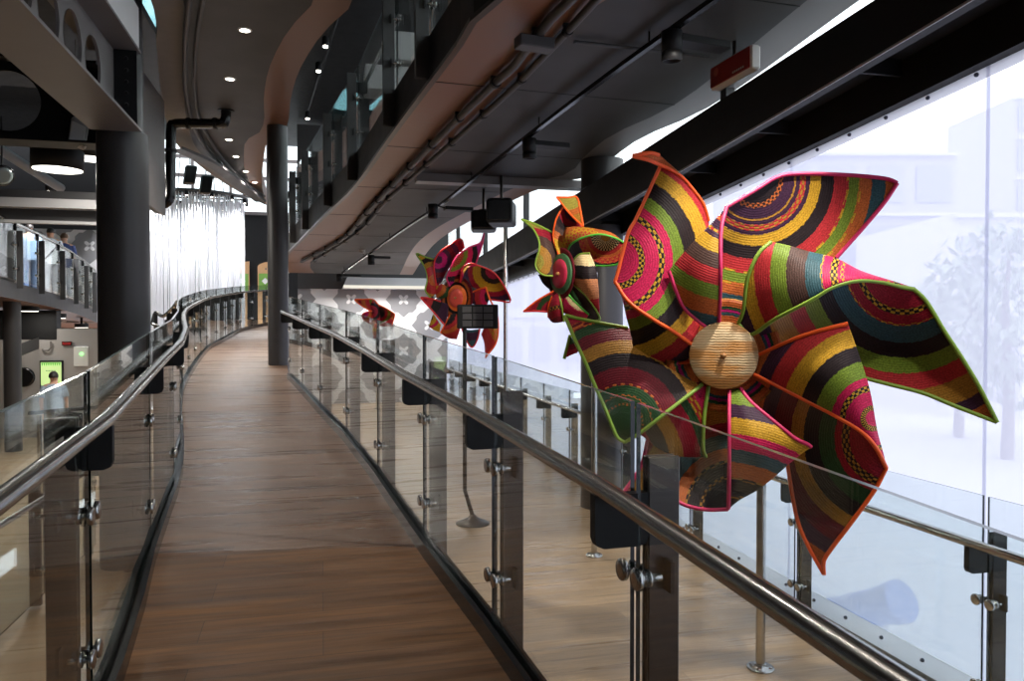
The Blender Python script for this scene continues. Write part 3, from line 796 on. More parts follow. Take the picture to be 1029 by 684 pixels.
MB().lathe([(.045,-.028),(.045,-.055),(.03,-.07),(.008,-.072)], p, n=24).build('sensor_head', M['pale_grey'], sd)

# red and white emergency light
pe = hung(738,69,.20)
er = empty('emergency_light', pe+V((0,0,.1)), 'red and white box-shaped emergency light hanging from the soffit edge', 'emergency light')
M['red_panel'] = plain('dark_red_sign_panel', (150,40,40), .35, var=.15, scale=5)
t = (hung(757,50,.16)-hung(720,80,.20)); t.z *= .3; t.normalize(); n = V((-t.y,t.x,0)).normalized()
if n.y > 0: n = -n
Z_ = V((0,0,1))
ex = (at(752,57,(pe-CAM).dot(F_)) - at(722,80,(pe-CAM).dot(F_))).length
t = V((-.05,1,0)).normalized(); n = V((-t.y, t.x, 0))
MB().bbox(pe, t*.27, n*.04, Z_*.085, .012).build('case', M['white'], er)
MB().bbox(pe+n*.041, t*.255, n*.006, Z_*.075, .004).build('red_panel', M['red_panel'], er)
mb = MB(); mb.lathe([(.03,0),(.03,.004)], pe+n*.053+t*.16+Z_*.02, n, 16)
mb.build('symbol_disc', plain('faded_red_symbol', (186,96,88), .4), er)
mb = MB()
for k in range(6): mb.obox(pe+n*.0535-t*(.19-.025*k)-Z_*.052, t*.008, n*.001, Z_*.007)
mb.build('small_lettering', M['white'], er)
MB().tube([pe+Z_*.085, pe+Z_*.2], .014, 8).build('mount', M['steel_dark'], er)

# two black hanging loudspeakers
def speaker(u, v, d, sx, sy, sz, rz, label):
    c = at(u, v, d); root = empty('loudspeaker', c, label, 'loudspeaker', 'hanging loudspeakers')
    a = V((math.cos(rz),math.sin(rz),0)); b = V((-a.y,a.x,0))
    MB().bbox(c, a*sx, b*sy, Z_*sz, .03).build('cabinet', M['black'], root)
    MB().bbox(c-b*(sy+.004), a*(sx*.88), b*.006, Z_*(sz*.84), .01).build('grille', M['black_gloss'], root)
    top = V((c.x,c.y,soffz(c.y)))
    mb = MB(); mb.tube([c+Z_*sz, top], .02, 8); mb.lathe([(.07,-.0),(.07,.03)], c+Z_*(sz), n=16); mb.build('ceiling_bracket', M['steel_dark'], root)
speaker(504,214,9.6,.16,.26,.15,-.35,'larger black loudspeaker hanging under the soffit edge, the nearer of the pair')
speaker(486,222.5,10.3,.17,.2,.13,-.2,'smaller black loudspeaker behind the larger hanging one')

# pale light shelf at the end of the hall, in front of the tile wall
a, b = on_y(345,291,21.0), on_y(470,291,21.0); zt_, zb_ = on_y(400,279.5,21.0).z, on_y(400,290.5,21.0).z
l = bpy.data.lights.new('shelf_lamp','AREA'); l.shape='RECTANGLE'; l.size = 3.4; l.size_y = .3; l.energy = 110; l.color=(1,.97,.93)
lo = bpy.data.objects.new('shelf_lamp', l); COL.objects.link(lo); lo.location = ((a.x+3.3)/2, 20.55, zb_-.02); lo.rotation_euler = (math.radians(-12),0,0)
sh = empty('light_shelf', (a.x,21.0,zb_), 'pale glowing light shelf above the star-tiled wall', 'light fitting')
MB().prism([V((a.x-.03,20.75,zb_)),V((3.3,20.75,zb_)),V((3.3,21.3,zb_)),V((a.x-.03,21.3,zb_))],[V((a.x+.1,20.85,zt_)),V((3.3,20.85,zt_)),V((3.3,21.3,zt_)),V((a.x+.1,21.3,zt_))]).build('housing', M['clamp'], sh)
MB().box(a.x,3.3,20.735,20.755,zb_,zb_+.08).build('diffuser_strip', emission('shelf_glow',(255,248,232),.75), sh)
# downlights in the left ceiling; last three added unseen to brighten the near ramp
for k, (u, v, lb) in enumerate(((246,30,'recessed round downlight nearest the camera in the grey ceiling'),(231,79,'second recessed round downlight, just past the nearest one'),(230,140,'recessed downlight in the grey ceiling beside the black drain pipe'),
        (237,157,'recessed downlight just beyond the black drain pipe'),(247,172,'recessed downlight, second from the far end of its row'),(256,183,'farthest recessed downlight above the bead curtain'),(0,6.2,'added unseen downlight brightening the near end of the wooden ramp'),(0,4.4,'added unseen downlight brightening the near end of the wooden ramp'),(0,2.6,'added unseen downlight brightening the near end of the wooden ramp'))):
    p = onz(u, v, ZC) if u else V((-.35,v,ZC)); r = empty('downlight', p, lb, 'ceiling light', 'downlights in the left ceiling')
    MB().lathe([(.058,-.008),(.075,-.004),(.075,.004)], p, n=24).build('trim_ring', M['white'], r)
    MB().lathe([(.052,-.010),(.052,-.004)], p, n=24).build('lens', M['downlight'], r)
    l = bpy.data.lights.new('downlight_beam','SPOT'); l.energy = (230 if k < 2 else 430) if u else 120; l.spot_size = 1.9; l.spot_blend = .8; l.shadow_soft_size = .06; l.color = (1,.93,.84)
    lo = bpy.data.objects.new('downlight_beam', l); COL.objects.link(lo); lo.location = p+V((0,0,-.03))
# conduits and black drain pipe on the left ceiling
def left_pipe(pts, r, label, z):
    P = [on_plane(u, v, z, 0) for u, v in pts]; P = [P[0]-(P[1]-P[0])*1.0]+P
    MB().tube([V(p) for p in resample(P, 30)], r, 10).build('conduit_pipe', M['charcoal'], None, label, 'pipe', 'conduits on the left ceiling')
left_pipe([(190,0),(186,45),(187,95),(196,130),(215,158),(240,182),(264,198)], .03, 'grey conduit on the left ceiling nearer the concrete edge', ZC-.06)
left_pipe([(204,0),(197,45),(196,95),(205,130),(224,160),(248,184),(266,197)], .022, 'thin grey conduit on the left ceiling, beside the thicker one', ZC-.05)
e0 = on_plane(227,111,ZC,0); d0 = (e0-CAM).dot(F_)
path = [e0, at(227,117,d0), at(225.5,122,d0), at(221,124,d0), at(180,124,d0), at(174.5,125.5,d0), at(172,131,d0), at(171,192,d0), at(169.5,201,d0), at(164,205.5,d0)]
dp = MB().tube([V(q) for q in resample(path, 60)], .072, 16).build('drain_pipe', M['black_gloss'], None, 'black elbowed drain pipe dropping from the left ceiling', 'pipe')
mb = MB(); mb.lathe([(.12,-.012),(.12,0)], e0, n=20)
mb.build('ceiling_flange', M['black'], dp)
for u0_, v0_, u1_, v1_ in ((188,124,191,124),(171.6,150,171.5,153),(215,124,218,124)):
    MB().tube([at(u0_,v0_,d0),at(u1_,v1_,d0)], .085, 16).build('pipe_collar', M['black'], dp)
q = [at(157,104,d0), at(166,107,d0), at(178,109,d0), at(191,107.5,d0)]
MB().tube([V(x) for x in resample(q,12)], .028, 8).build('conduit_pipe', M['concrete'], None, 'short pale bent pipe above the black drain pipe', 'pipe', 'conduits on the left ceiling')
# cable tray on the curved edge
P = [on_plane(u, v, ZC-.26, 0) for u, v in ((176,150),(200,160),(222,172),(245,190),(262,203))]
ct = MB().sweep([V(p) for p in resample(P,20)], [(-.12,0),(.12,0),(.12,.05),(.11,.05),(.11,.01),(-.11,.01),(-.11,.05),(-.12,.05)]).build('hanging_cable_tray', M['charcoal'], None, 'dark cable tray along the curved edge of the left ceiling', 'cable tray')
# grey boxes hanging in front of the far skylight
for u, v, lb in ((191,176,'grey square loudspeaker hanging before the bright skylight, nearer the drain pipe'),(207,186,'grey square loudspeaker hanging before the bright skylight, farther from the drain pipe')):
    c = at(u, v, 18); r = empty('loudspeaker', c, lb, 'loudspeaker', 'hanging loudspeakers')
    MB().bbox(c, (.12,.04,0), (-.03,.10,0), (.03,0,.22), .03).build('cabinet', M['grey_steel'], r)
    MB().bbox(c+V((.03,-.11,0)), (.10,.033,0), (-.002,.006,0), (.03,0,.19), .005).build('grille', M['black'], r)
    MB().tube([c+V((0,0,.25)), V((c.x,c.y,7.6))], .015, 6).build('hanger', M['charcoal'], r)
# tracks and lights of the high ceiling above the gallery
M_hi = 7.3
a, b = on_plane(332,40,M_hi,0), on_plane(308,120,M_hi,0)
ht = MB().tube([a-(b-a)*.3,b], .03, 8).build('lighting_track', M['black'], None, 'short lighting track on the high ceiling over the gallery', 'light track')
for u, v, lb in ((327,45,'bright spotlight at the near end of the high ceiling track'),(320,70,'bright double spotlight in the middle of the high ceiling track'),(309,118,'bright spotlight at the far end of the high ceiling track')):
    p = on_plane(u, v, M_hi-.2, 0); r = empty('ceiling_spotlight', p+V((0,0,.2)), lb, 'spotlight', 'spotlights on the high ceiling')
    MB().lathe([(.03,.16),(.06,.13),(.06,-.02),(.05,-.03)], p, (0,.2,1), 16).build('lamp_head', M['black'], r)
    MB().lathe([(.045,-.04),(.045,-.03)], p, (0,.2,1), 16).build('lens', M['downlight'], r)
p = on_plane(385,89,M_hi,0); r = empty('downlight', p, 'lone recessed downlight on the high ceiling seen through the gallery glass', 'ceiling light')
MB().lathe([(.16,-.01),(.19,0)], p, n=20).build('trim_ring', M['white'], r); MB().lathe([(.14,-.02),(.14,-.008)], p, n=20).build('lens', M['downlight'], r)
# pale bulkhead seen through the gallery glass
q = at(405,48,10.5)
S(MB().box(q.x-.25,q.x+1.6,q.y,q.y+.5,q.z-.16,q.z+.22).build('trim_5', M['white']))
S(MB().box(q.x-.5,q.x+1.6,q.y+.1,q.y+.6,q.z-.55,q.z-.22).build('trim_6', M['white']))
# ------------------------------------------------------------------ woven pinwheels
PC = dict(pk=(200,36,84), cr=(150,30,48), rd=(178,48,52), dr=(104,24,36), gr=(112,134,46), dg=(44,74,44), bk=(40,31,33), br=(78,56,50), ye=(196,150,44), oc=(166,118,46),
          pu=(62,36,58), og=(186,98,48), tl=(52,84,92), cm=(226,200,150), tan=(204,134,90), ol=(150,140,60), mg=(176,30,110))
TRIM = {'orange':(242,92,26), 'pink':(206,40,96), 'green':(128,160,54), 'lime':(70,160,50), 'red':(214,44,48)}
for k, c in TRIM.items(): M['trim_'+k] = plain(k+'_cloth_edging', c, .5, var=.12, scale=20)
_wm = {}
def weave(bands):
    """bands: [(outer radius, colour[, second colour of a dotted band])] -> woven straw with coil rings"""
    key = str(bands)
    if key in _wm: return _wm[key]
    m, nt = mat('woven_straw_rings'); L = nt.links
    out = nd(nt,'ShaderNodeOutputMaterial'); p = nd(nt,'ShaderNodeBsdfPrincipled'); L.new(p.outputs[0], out.inputs[0])
    ar = nd(nt,'ShaderNodeAttribute', attribute_name='ring'); aa = nd(nt,'ShaderNodeAttribute', attribute_name='turn')
    tc = nd(nt,'ShaderNodeTexCoord'); n0 = nd(nt,'ShaderNodeTexNoise'); n0.inputs['Scale'].default_value = 60; n0.inputs['Detail'].default_value = 2
    L.new(tc.outputs['Object'], n0.inputs['Vector'])
    j = nd(nt,'ShaderNodeMath', operation='MULTIPLY_ADD'); j.inputs[1].default_value = 3.0; L.new(n0.outputs['Fac'], j.inputs[0])
    a2 = nd(nt,'ShaderNodeMath', operation='ADD'); a2.inputs[1].default_value = -1.5; L.new(ar.outputs['Fac'], a2.inputs[0]); L.new(a2.outputs[0], j.inputs[2])
    sc = nd(nt,'ShaderNodeMath', operation='DIVIDE'); sc.inputs[1].default_value = 256.; L.new(j.outputs[0], sc.inputs[0])
    ramps = []
    for w_ in (0, 1):
        r = nd(nt,'ShaderNodeValToRGB'); cr_ = r.color_ramp; cr_.interpolation = 'CONSTANT'
        lo = 0
        for i, b in enumerate(bands[:31]):
            c = lin(PC[b[1] if (w_ == 0 or len(b) < 3) else b[2]])
            e = cr_.elements[0] if i == 0 else cr_.elements.new(min(1, lo/256))
            if i == 0: e.position = 0
            e.color = c; lo = b[0]
        last = [e for e in cr_.elements][-1]
        if len(bands) == 1 or cr_.elements[-1].position >= .999: 
            cr_.elements[-1].color = lin(PC[bands[-1][1]])
        L.new(sc.outputs[0], r.inputs[0]); ramps.append(r)
    # the default second element would sit at 1.0, outside any ring used
    s1 = nd(nt,'ShaderNodeMath', operation='MULTIPLY'); s1.inputs[1].default_value = 1.25; L.new(ar.outputs['Fac'], s1.inputs[0])
    s2 = nd(nt,'ShaderNodeMath', operation='SINE'); L.new(s1.outputs[0], s2.inputs[0])
    t1 = nd(nt,'ShaderNodeMath', operation='SINE'); L.new(aa.outputs['Fac'], t1.inputs[0])
    mm = nd(nt,'ShaderNodeMath', operation='MULTIPLY'); L.new(s2.outputs[0], mm.inputs[0]); L.new(t1.outputs[0], mm.inputs[1])
    gt = nd(nt,'ShaderNodeMath', operation='GREATER_THAN'); gt.inputs[1].default_value = .05; L.new(mm.outputs[0], gt.inputs[0])
    mx = nd(nt,'ShaderNodeMix', data_type='RGBA'); L.new(gt.outputs[0], mx.inputs[0]); L.new(ramps[0].outputs[0], mx.inputs[6]); L.new(ramps[1].outputs[0], mx.inputs[7])
    # straw flecks and coil ribs
    n1 = nd(nt,'ShaderNodeTexNoise'); n1.inputs['Scale'].default_value = 140; n1.inputs['Detail'].default_value = 3; L.new(tc.outputs['Object'], n1.inputs['Vector'])
    rp = nd(nt,'ShaderNodeMapRange'); rp.inputs[1].default_value = .3; rp.inputs[2].default_value = .7; rp.inputs[3].default_value = .55; rp.inputs[4].default_value = 1.22; L.new(n1.outputs['Fac'], rp.inputs[0])
    c1 = nd(nt,'ShaderNodeMath', operation='MULTIPLY'); c1.inputs[1].default_value = 2.6; L.new(ar.outputs['Fac'], c1.inputs[0])
    c2 = nd(nt,'ShaderNodeMath', operation='SINE'); L.new(c1.outputs[0], c2.inputs[0])
    c3 = nd(nt,'ShaderNodeMath', operation='MULTIPLY_ADD'); c3.inputs[1].default_value = .07; c3.inputs[2].default_value = .95; L.new(c2.outputs[0], c3.inputs[0])
    pr = nd(nt,'ShaderNodeMath', operation='MULTIPLY'); L.new(rp.outputs[0], pr.inputs[0]); L.new(c3.outputs[0], pr.inputs[1])
    mu = nd(nt,'ShaderNodeMix', data_type='RGBA', blend_type='MULTIPLY'); mu.inputs[0].default_value = 1; L.new(mx.outputs[2], mu.inputs[6]); L.new(pr.outputs[0], mu.inputs[7])
    L.new(mu.outputs[2], p.inputs['Base Color']); p.inputs['Roughness'].default_value = .5; p.inputs['Specular IOR Level'].default_value = .14
    ad = nd(nt,'ShaderNodeMath', operation='MULTIPLY_ADD'); ad.inputs[1].default_value = .5; L.new(c2.outputs[0], ad.inputs[0]); L.new(n1.outputs['Fac'], ad.inputs[2])
    bu = nd(nt,'ShaderNodeBump'); bu.inputs['Strength'].default_value = .22; bu.inputs['Distance'].default_value = .006; L.new(ad.outputs[0], bu.inputs['Height']); L.new(bu.outputs[0], p.inputs['Normal'])
    _wm[key] = m; return m

def coons(c0, c1, d0, d1, n, m, bulge):
    C0, C1 = resample(c0, n), resample(c1, n); D0, D1 = resample(d0, m), resample(d1, m)
    g = []
    for j in range(m):
        t = j/(m-1); row = []
        for i in range(n):
            s = i/(n-1); q = []
            for k in range(3):
                a = (1-t)*C0[i][k]+t*C1[i][k]; b = (1-s)*D0[j][k]+s*D1[j][k]
                c = (1-s)*(1-t)*C0[0][k]+s*(1-t)*C0[-1][k]+(1-s)*t*C1[0][k]+s*t*C1[-1][k]
                q.append(a+b-c)
            q[2] += bulge*math.sin(math.pi*s)*math.sin(math.pi*t)
            row.append(tuple(q))
        g.append(row)
    return g

def pinwheel(name, label, D, tilt, hub, vanes, hub_tilt=None, pole=None, n=30, trim_r=.011, hub_colors=None, group='woven pinwheels', edge_t=.008, base_disc=None, scale=1.0, flange=True, pole_top=None):
    u0, v0, hr = hub
    hc = at(u0, v0, D)
    def W(q): return at(q[0], q[1], D + q[2]*scale - tilt*(q[0]-u0)/FPX*D)
    N_ = (-F_ - R_*tilt).normalized()
    pb = V((pole[0].x, pole[0].y, 0)) if pole else V((hc.x,hc.y,0))
    root = empty(name, pb, label, 'pinwheel', group)
    for vi, vn in enumerate(vanes):
        mb = MB(); ring = []; turn = []; mats = []
        for pt_ in vn['p']:
            c0, c1, d0, d1, bulge, (cx, cy, sy), bands = pt_
            g = coons(c0, c1, d0, d1, n, n, bulge)
            vs = [W(q) for row in g for q in row]
            fs = [(j*n+i, j*n+i+1, (j+1)*n+i+1, (j+1)*n+i) for j in range(n-1) for i in range(n-1)]
            md = len(mats); mb.add(vs, fs, md, True); mats.append(weave(bands))
            mu = sum(q[0] for row in g for q in row)/n/n-cx; mv = sum(q[1] for row in g for q in row)/n/n-cy; a0 = math.atan2(mv, mu)
            for row in g:
                for q in row:
                    dx, dy = q[0]-cx, (q[1]-cy)/sy
                    ring.append(math.hypot(dx, dy)); a = math.atan2(dy, dx)-a0; a = (a+math.pi)%(2*math.pi)-math.pi; turn.append(a*30)
        o = mb.build('vane', mats, root)
        for nm, data in (('ring', ring), ('turn', turn)):
            at_ = o.data.attributes.new(nm, 'FLOAT', 'POINT'); at_.data.foreach_set('value', data)
        sm = o.modifiers.new('thickness','SOLIDIFY'); sm.thickness = edge_t; sm.offset = 0
        for col, path in vn['t']:
            P = [W((q[0], q[1], q[2]-.004)) for q in resample(path, max(14, 5*len(path)))]
            MB().tube(P, trim_r, 8).build('edging', M['trim_'+col], o)
    # hub
    if hub_tilt: N_ = (-F_ - R_*hub_tilt).normalized()
    r = hr/FPX*D; hcf = W((u0, v0, -.10))
    MB().lathe([(r*.9,-.012),(r,-.006),(r,.006),(r*.97,.012),(r*.5,.016),(.001,.017)], hcf, N_, 48).build('hub_disc', hub_colors[0], root)
    if len(hub_colors) > 1:
        MB().lathe([(r*.72,.012),(r*.72,.021),(r*.4,.024),(.001,.025)], hcf, N_, 48).build('hub_centre', hub_colors[1], root)
    MB().lathe([(.001,.0),(.016,.012),(.016,.03),(.009,.04),(.001,.042)], hcf+N_*.01, N_, 16).build('hub_knob', hub_colors[-1] if len(hub_colors) > 2 else M['knob'], root)
    if base_disc:
        R0, bands = base_disc; bc = W((u0, v0, -.035)); rr = R0/FPX*D
        mb = MB(); K = 12; ring = []
        X = N_.orthogonal().normalized(); Y = N_.cross(X); vs = []
        for k in range(K+1):
            for i in range(48):
                q = 2*math.pi*i/48; vs.append(bc+(X*math.cos(q)+Y*math.sin(q))*(rr*k/K)); ring.append(R0*k/K)
        fs = [(k*48+i,k*48+(i+1)%48,(k+1)*48+(i+1)%48,(k+1)*48+i) for k in range(K) for i in range(48)]
        o = mb.add(vs, fs, 0, True).build('backing_disc', weave(bands), root)
        for nm in ('ring','turn'):
            a_ = o.data.attributes.new(nm,'FLOAT','POINT'); a_.data.foreach_set('value', ring)
        sm = o.modifiers.new('thickness','SOLIDIFY'); sm.thickness = .01
    if pole:
        pb, pr = pole; top_z = (hc.z if pole_top is None else pole_top)
        MB().tube([V((pb.x,pb.y,0)), V((pb.x,pb.y,top_z+.03))], pr, 20).build('pole', M['steel'], root)
        if flange:
            mb = MB().lathe([(pr*3.0,0),(pr*3.0,.008),(pr*2.7,.012),(pr*1.2,.013),(pr*1.2,.03)], (pb.x,pb.y,0), n=32)
            for k in range(4):
                a = math.pi/4+k*math.pi/2; mb.lathe([(.008,.012),(.008,.02)], (pb.x+math.cos(a)*pr*2.2,pb.y+math.sin(a)*pr*2.2,0), n=8)
            mb.build('floor_flange', M['steel'], root)
        MB().tube([hcf, V((pb.x,pb.y,hc.z))], .022, 14).build('axle', M['steel'], root)
    return root

# straw hub of the big one: coiled pale and orange-brown straw
def straw_mat():
    m, nt = mat('coiled_straw'); L = nt.links
    out = nd(nt,'ShaderNodeOutputMaterial'); p = nd(nt,'ShaderNodeBsdfPrincipled'); L.new(p.outputs[0], out.inputs[0])
    tc = nd(nt,'ShaderNodeTexCoord'); wv = nd(nt,'ShaderNodeTexWave', bands_direction='Z'); wv.inputs['Scale'].default_value = 22; wv.inputs['Distortion'].default_value = 2.5; wv.inputs['Detail'].default_value = 3
    L.new(tc.outputs['Object'], wv.inputs['Vector'])
    no = nd(nt,'ShaderNodeTexNoise'); no.inputs['Scale'].default_value = 5; no.inputs['Detail'].default_value = 3
    mp = nd(nt,'ShaderNodeMapping'); mp.inputs['Scale'].default_value = (.5,.5,2.2); L.new(tc.outputs['Object'], mp.inputs[0]); L.new(mp.outputs[0], no.inputs['Vector'])
    r = nd(nt,'ShaderNodeValToRGB'); e = r.color_ramp.elements; e[0].position = .42; e[0].color = lin((212,184,140)); e[1].position = .55; e[1].color = lin((196,138,72)); L.new(no.outputs['Fac'], r.inputs[0])
    mu = nd(nt,'ShaderNodeMix', data_type='RGBA', blend_type='MULTIPLY'); mu.inputs[0].default_value = .2; L.new(r.outputs[0], mu.inputs[6]); L.new(wv.outputs['Color'], mu.inputs[7]); L.new(mu.outputs[2], p.inputs['Base Color'])
    p.inputs['Roughness'].default_value = .55
    b = nd(nt,'ShaderNodeBump'); b.inputs['Strength'].default_value = .5; b.inputs['Distance'].default_value = .004; L.new(wv.outputs['Fac'], b.inputs['Height']); L.new(b.outputs[0], p.inputs['Normal'])
    return m
M['straw'] = straw_mat(); M['knob'] = plain('wooden_knob', (160,110,60), .5)
M['hub_crimson'] = plain('crimson_woven_hub', (178,34,66), .55, var=.2, scale=40, bump=.3)
M['hub_green'] = plain('green_woven_hub', (52,92,56), .55, var=.2, scale=40, bump=.3)
M['hub_coral'] = plain('coral_woven_hub', (222,84,70), .55, var=.2, scale=40, bump=.3)
M['hub_orange'] = plain('orange_woven_hub', (232,110,40), .55, var=.2, scale=40, bump=.3)

# ---- vanes of the big pinwheel: boundary curves (survey u, v, metres out of the wheel's plane)
bA = [(14,'pk'),(20,'pk'),(26,'bk','ye'),(40,'pk'),(46,'bk','ye'),(54,'pk'),(65,'gr'),(79,'bk'),(92,'ye'),(104,'rd'),(113,'pu'),(140,'og'),(200,'rd')]
A1b = [(618,283,-.25),(631.6,303,-.28),(655,320,-.25),(676,332.5,-.18),(695,346,-.10)]
A1l = [(663,168,-.12),(640,218,-.16),(631,235,-.19),(621,273,-.24),(618,283,-.25)]
A1t = [(663,168,-.12),(674,171,-.10),(685,178,-.06),(697,191.5,-.02),(707,206,.02),(712,222,.05)]
A = dict(p=[(A1t, A1b, A1l, [(712,222,.05),(712,270,.03),(705,320,-.03),(695,346,-.10)], -.05, (622,262,1.1), bA),
            ([(636,156.5,-.30),(652.5,153.6,-.26),(662,155.5,-.20),(672,164,-.14),(682,173,-.09)], [(636,157,-.30),(650.5,160.4,-.25),(662,165,-.17),(674,170.5,-.11),(684,177,-.07)], [(636,156.5,-.30),(636,157,-.30)], [(682,173,-.09),(684,177,-.07)], 0, (650,120,1), [(60,'og'),(200,'oc')]),
            ([(619,286,-.245),(631.6,304,-.27),(655,321,-.24),(676,333,-.17),(695,347,-.09)], [(643,370,.0),(668,367,-.02),(694,363,-.05)], [(619,286,-.245),(625,297,-.2),(630,319,-.12),(633.6,332,-.08),(637.5,352,-.04),(643,370,0)], [(695,347,-.09),(696,355,-.07),(694,363,-.05)], 0, (622,262,1.1), bA)],
         t=[('orange', A1b), ('orange', A1l), ('orange', [(636,157,-.30),(650.5,160.4,-.25),(662,165,-.17),(674,170.5,-.11),(685,178,-.06),(697,191.5,-.02),(707,206,.02),(712,222,.05)]),
            ('orange', [(636,156.5,-.30),(652.5,153.6,-.26),(662,155.5,-.20)]), ('orange', [(643,370,.0),(668,367,-.02),(694,363,-.05)])])
bB1 = [(20,'pu'),(26,'og','rd'),(35,'pu'),(38,'ye','rd'),(43,'pu'),(57,'ye'),(72,'br'),(88,'rd'),(102,'gr'),(118,'og'),(132,'tl'),(200,'og')]
bB2 = [(24,'bk'),(29,'og','bk'),(40,'pu'),(42,'oc'),(46,'pu'),(52,'rd','oc'),(56,'pu'),(67,'ye'),(80,'bk'),(93,'rd'),(95,'ye','rd'),(105,'gr'),(108,'og','ye'),(118,'og'),(132,'tl'),(200,'og')]
B1s = [(730,208,-.12),(724.6,232,-.2),(724,275,-.24),(722.6,323,-.1)]
B1l = [(672,272,-.22),(680,294,-.20),(688,310,-.18),(700,321,-.13),(709,328,-.09)]
B2t = [(730,208,-.12),(759,191,-.04),(782,177.5,.02),(805,174.6,.05),(848,175.5,.08),(889,179.2,.1),(901.7,184,.1)]
B2r = [(901.7,184,.1),(889,203,.1),(871.6,224,.11),(856,241.6,.12),(840.5,259,.12)]
B = dict(p=[([(730,208,-.12),(715,224.5,-.17),(695,245,-.21),(672,272,-.22)], [(722.6,323,-.1),(709,328,-.09)], B1s, B1l, -.03, (737,200,1), bB1),
            (B2t, [(715,330,.03),(745,330,.08),(790,300,.1),(840.5,259,.12)], [(730,208,-.115),(702,243,-.15),(678,272,-.16),(690,310,-.08),(715,330,.03)], B2r, .06, (758,180,1), bB2)],
         t=[('pink', B1s), ('pink', B1l), ('pink', B2t), ('pink', B2r)])
bC1 = [(22,'pk'),(26,'pk','ye'),(29,'pk'),(36,'bk','ye'),(44,'pk'),(46,'ye','tl'),(61,'tl'),(80,'br'),(96,'gr'),(112,'rd'),(124,'ye'),(145,'pu'),(200,'og')]
bC2 = [(36,'cr'),(42,'cr'),(48,'bk','ye'),(57,'cr'),(59,'cr','ye'),(76,'tl'),(91,'bk'),(107,'gr'),(124,'rd'),(147,'oc'),(160,'pu'),(200,'og')]
C1t = [(775,243,-.14),(795,247.5,-.15),(813,253,-.16),(840,260,-.17),(866,273,-.17),(901,284,-.17),(919,290,-.16)]
C1b = [(742,325,-.08),(755,336,-.09),(778,321,-.2),(803,308,-.28),(820,298.7,-.30),(837,288.5,-.3),(861,282,-.27),(884,283,-.22),(905,288,-.18),(919,290.5,-.16)]
C1l = [(775,243,-.14),(762,255,-.17),(751,280.5,-.16),(747,311,-.12),(742,325,-.08)]
C2t = [(755,336.5,-.06),(778,321.5,-.18),(803,308.5,-.26),(820,299,-.28),(837,289,-.28),(861,282.5,-.25),(884,283.5,-.20),(905,288.5,-.165),(919,291,-.15)]
C2r = [(919,291,-.15),(931,303,-.14),(948.6,332,-.13),(966,358.6,-.11),(983.7,388,-.09),(1002,424,-.06)]
C2b = [(756,350,.05),(800,352,.1),(840,367,.08),(870,380,.05),(893,386,.03),(928,395,0),(960,408,-.03),(1002,424,-.06)]
Cv = dict(p=[(C1t, C1b, C1l, [(919,290,-.16),(919,290.5,-.16)], -.03, (870,275,1), bC1),
             (C2t, C2b, [(755,336.5,-.06),(756,350,.05)], C2r, .14, (908,268,1), bC2)],
          t=[('green', C1l), ('green', C1b), ('green', C2r), ('green', C2b[3:])])
bD1 = [(8,'pk'),(13,'bk','ye'),(27,'pk'),(33,'bk','ye'),(41,'pk'),(58,'gr'),(74,'bk'),(92,'ye'),(109,'rd'),(122,'pu'),(200,'og')]
bD2 = [(20,'cr'),(41,'cr'),(49,'bk','oc'),(56,'cr'),(72,'dg'),(87,'bk'),(100,'oc'),(118,'dr'),(132,'pu'),(200,'og')]
D1t = [(761,357,-.08),(784,346.6,-.16),(807,337,-.22),(831,330,-.25),(852,325,-.25)]
D1b = [(758,376,-.08),(784,389,-.14),(817,406,-.22),(840,418,-.26),(866,434,-.26),(881,451,-.22),(890.5,470,-.15)]
D1r = [(852,325,-.25),(860,348,-.25),(869.7,377.7,-.25),(875.5,401,-.24),(881,433,-.21),(887,455,-.18),(890.5,470,-.15)]
D2t = [(758,376.5,-.06),(784,389.5,-.12),(817,406.5,-.2),(840,418.5,-.24),(866,434.5,-.24),(881,451.5,-.2),(890.5,470,-.14)]
D2r = [(890.5,470,-.14),(878,493.6,-.12),(854.5,526,-.1),(837,549,-.08),(828,563,-.07),(828,577,-.06)]
D2l = [(750,388,.06),(768,425,.12),(791,465,.05),(800,517,.0),(811,546,-.03),(828,577,-.06)]
Dv = dict(p=[(D1t, D1b, [(761,357,-.08),(758,376,-.08)], D1r, -.03, (877,420,1), bD1),
             (D2t, D2l, [(758,376.5,-.06),(750,388,.06)], D2r, .12, (895,440,1), bD2)],
          t=[('orange', D1t), ('orange', D1b), ('orange', D2r), ('orange', D2l[2:])])
bE1 = [(100,'bk'),(109,'bk'),(112,'bk','oc'),(127,'bk'),(130,'bk','oc'),(145,'og'),(158,'tl'),(173,'pk'),(189,'ye'),(202,'pu'),(250,'gr')]
bE2 = [(31,'bk'),(35,'bk','oc'),(47,'bk'),(50,'bk','oc'),(62,'og'),(76,'tl'),(88,'cr'),(104,'oc'),(130,'cr'),(200,'og')]
E1s = [(733,392,-.08),(733,429,-.2),(733,468,-.22),(732,511,-.14)]
E1r = [(744,390,-.07),(755.6,404.6,-.13),(780,425,-.2),(798.6,440,-.22),(811,446,-.21),(815,449,-.2)]
E1b = [(732,511,-.14),(743,502,-.15),(759.7,492.6,-.16),(774,482,-.18),(790,468,-.19),(805,455.6,-.2),(815,449,-.2)]
E2b = [(625,497,-.08),(650,500,-.08),(676,502,-.1),(690,508,-.11),(710,512,-.13),(732,511.5,-.135)]
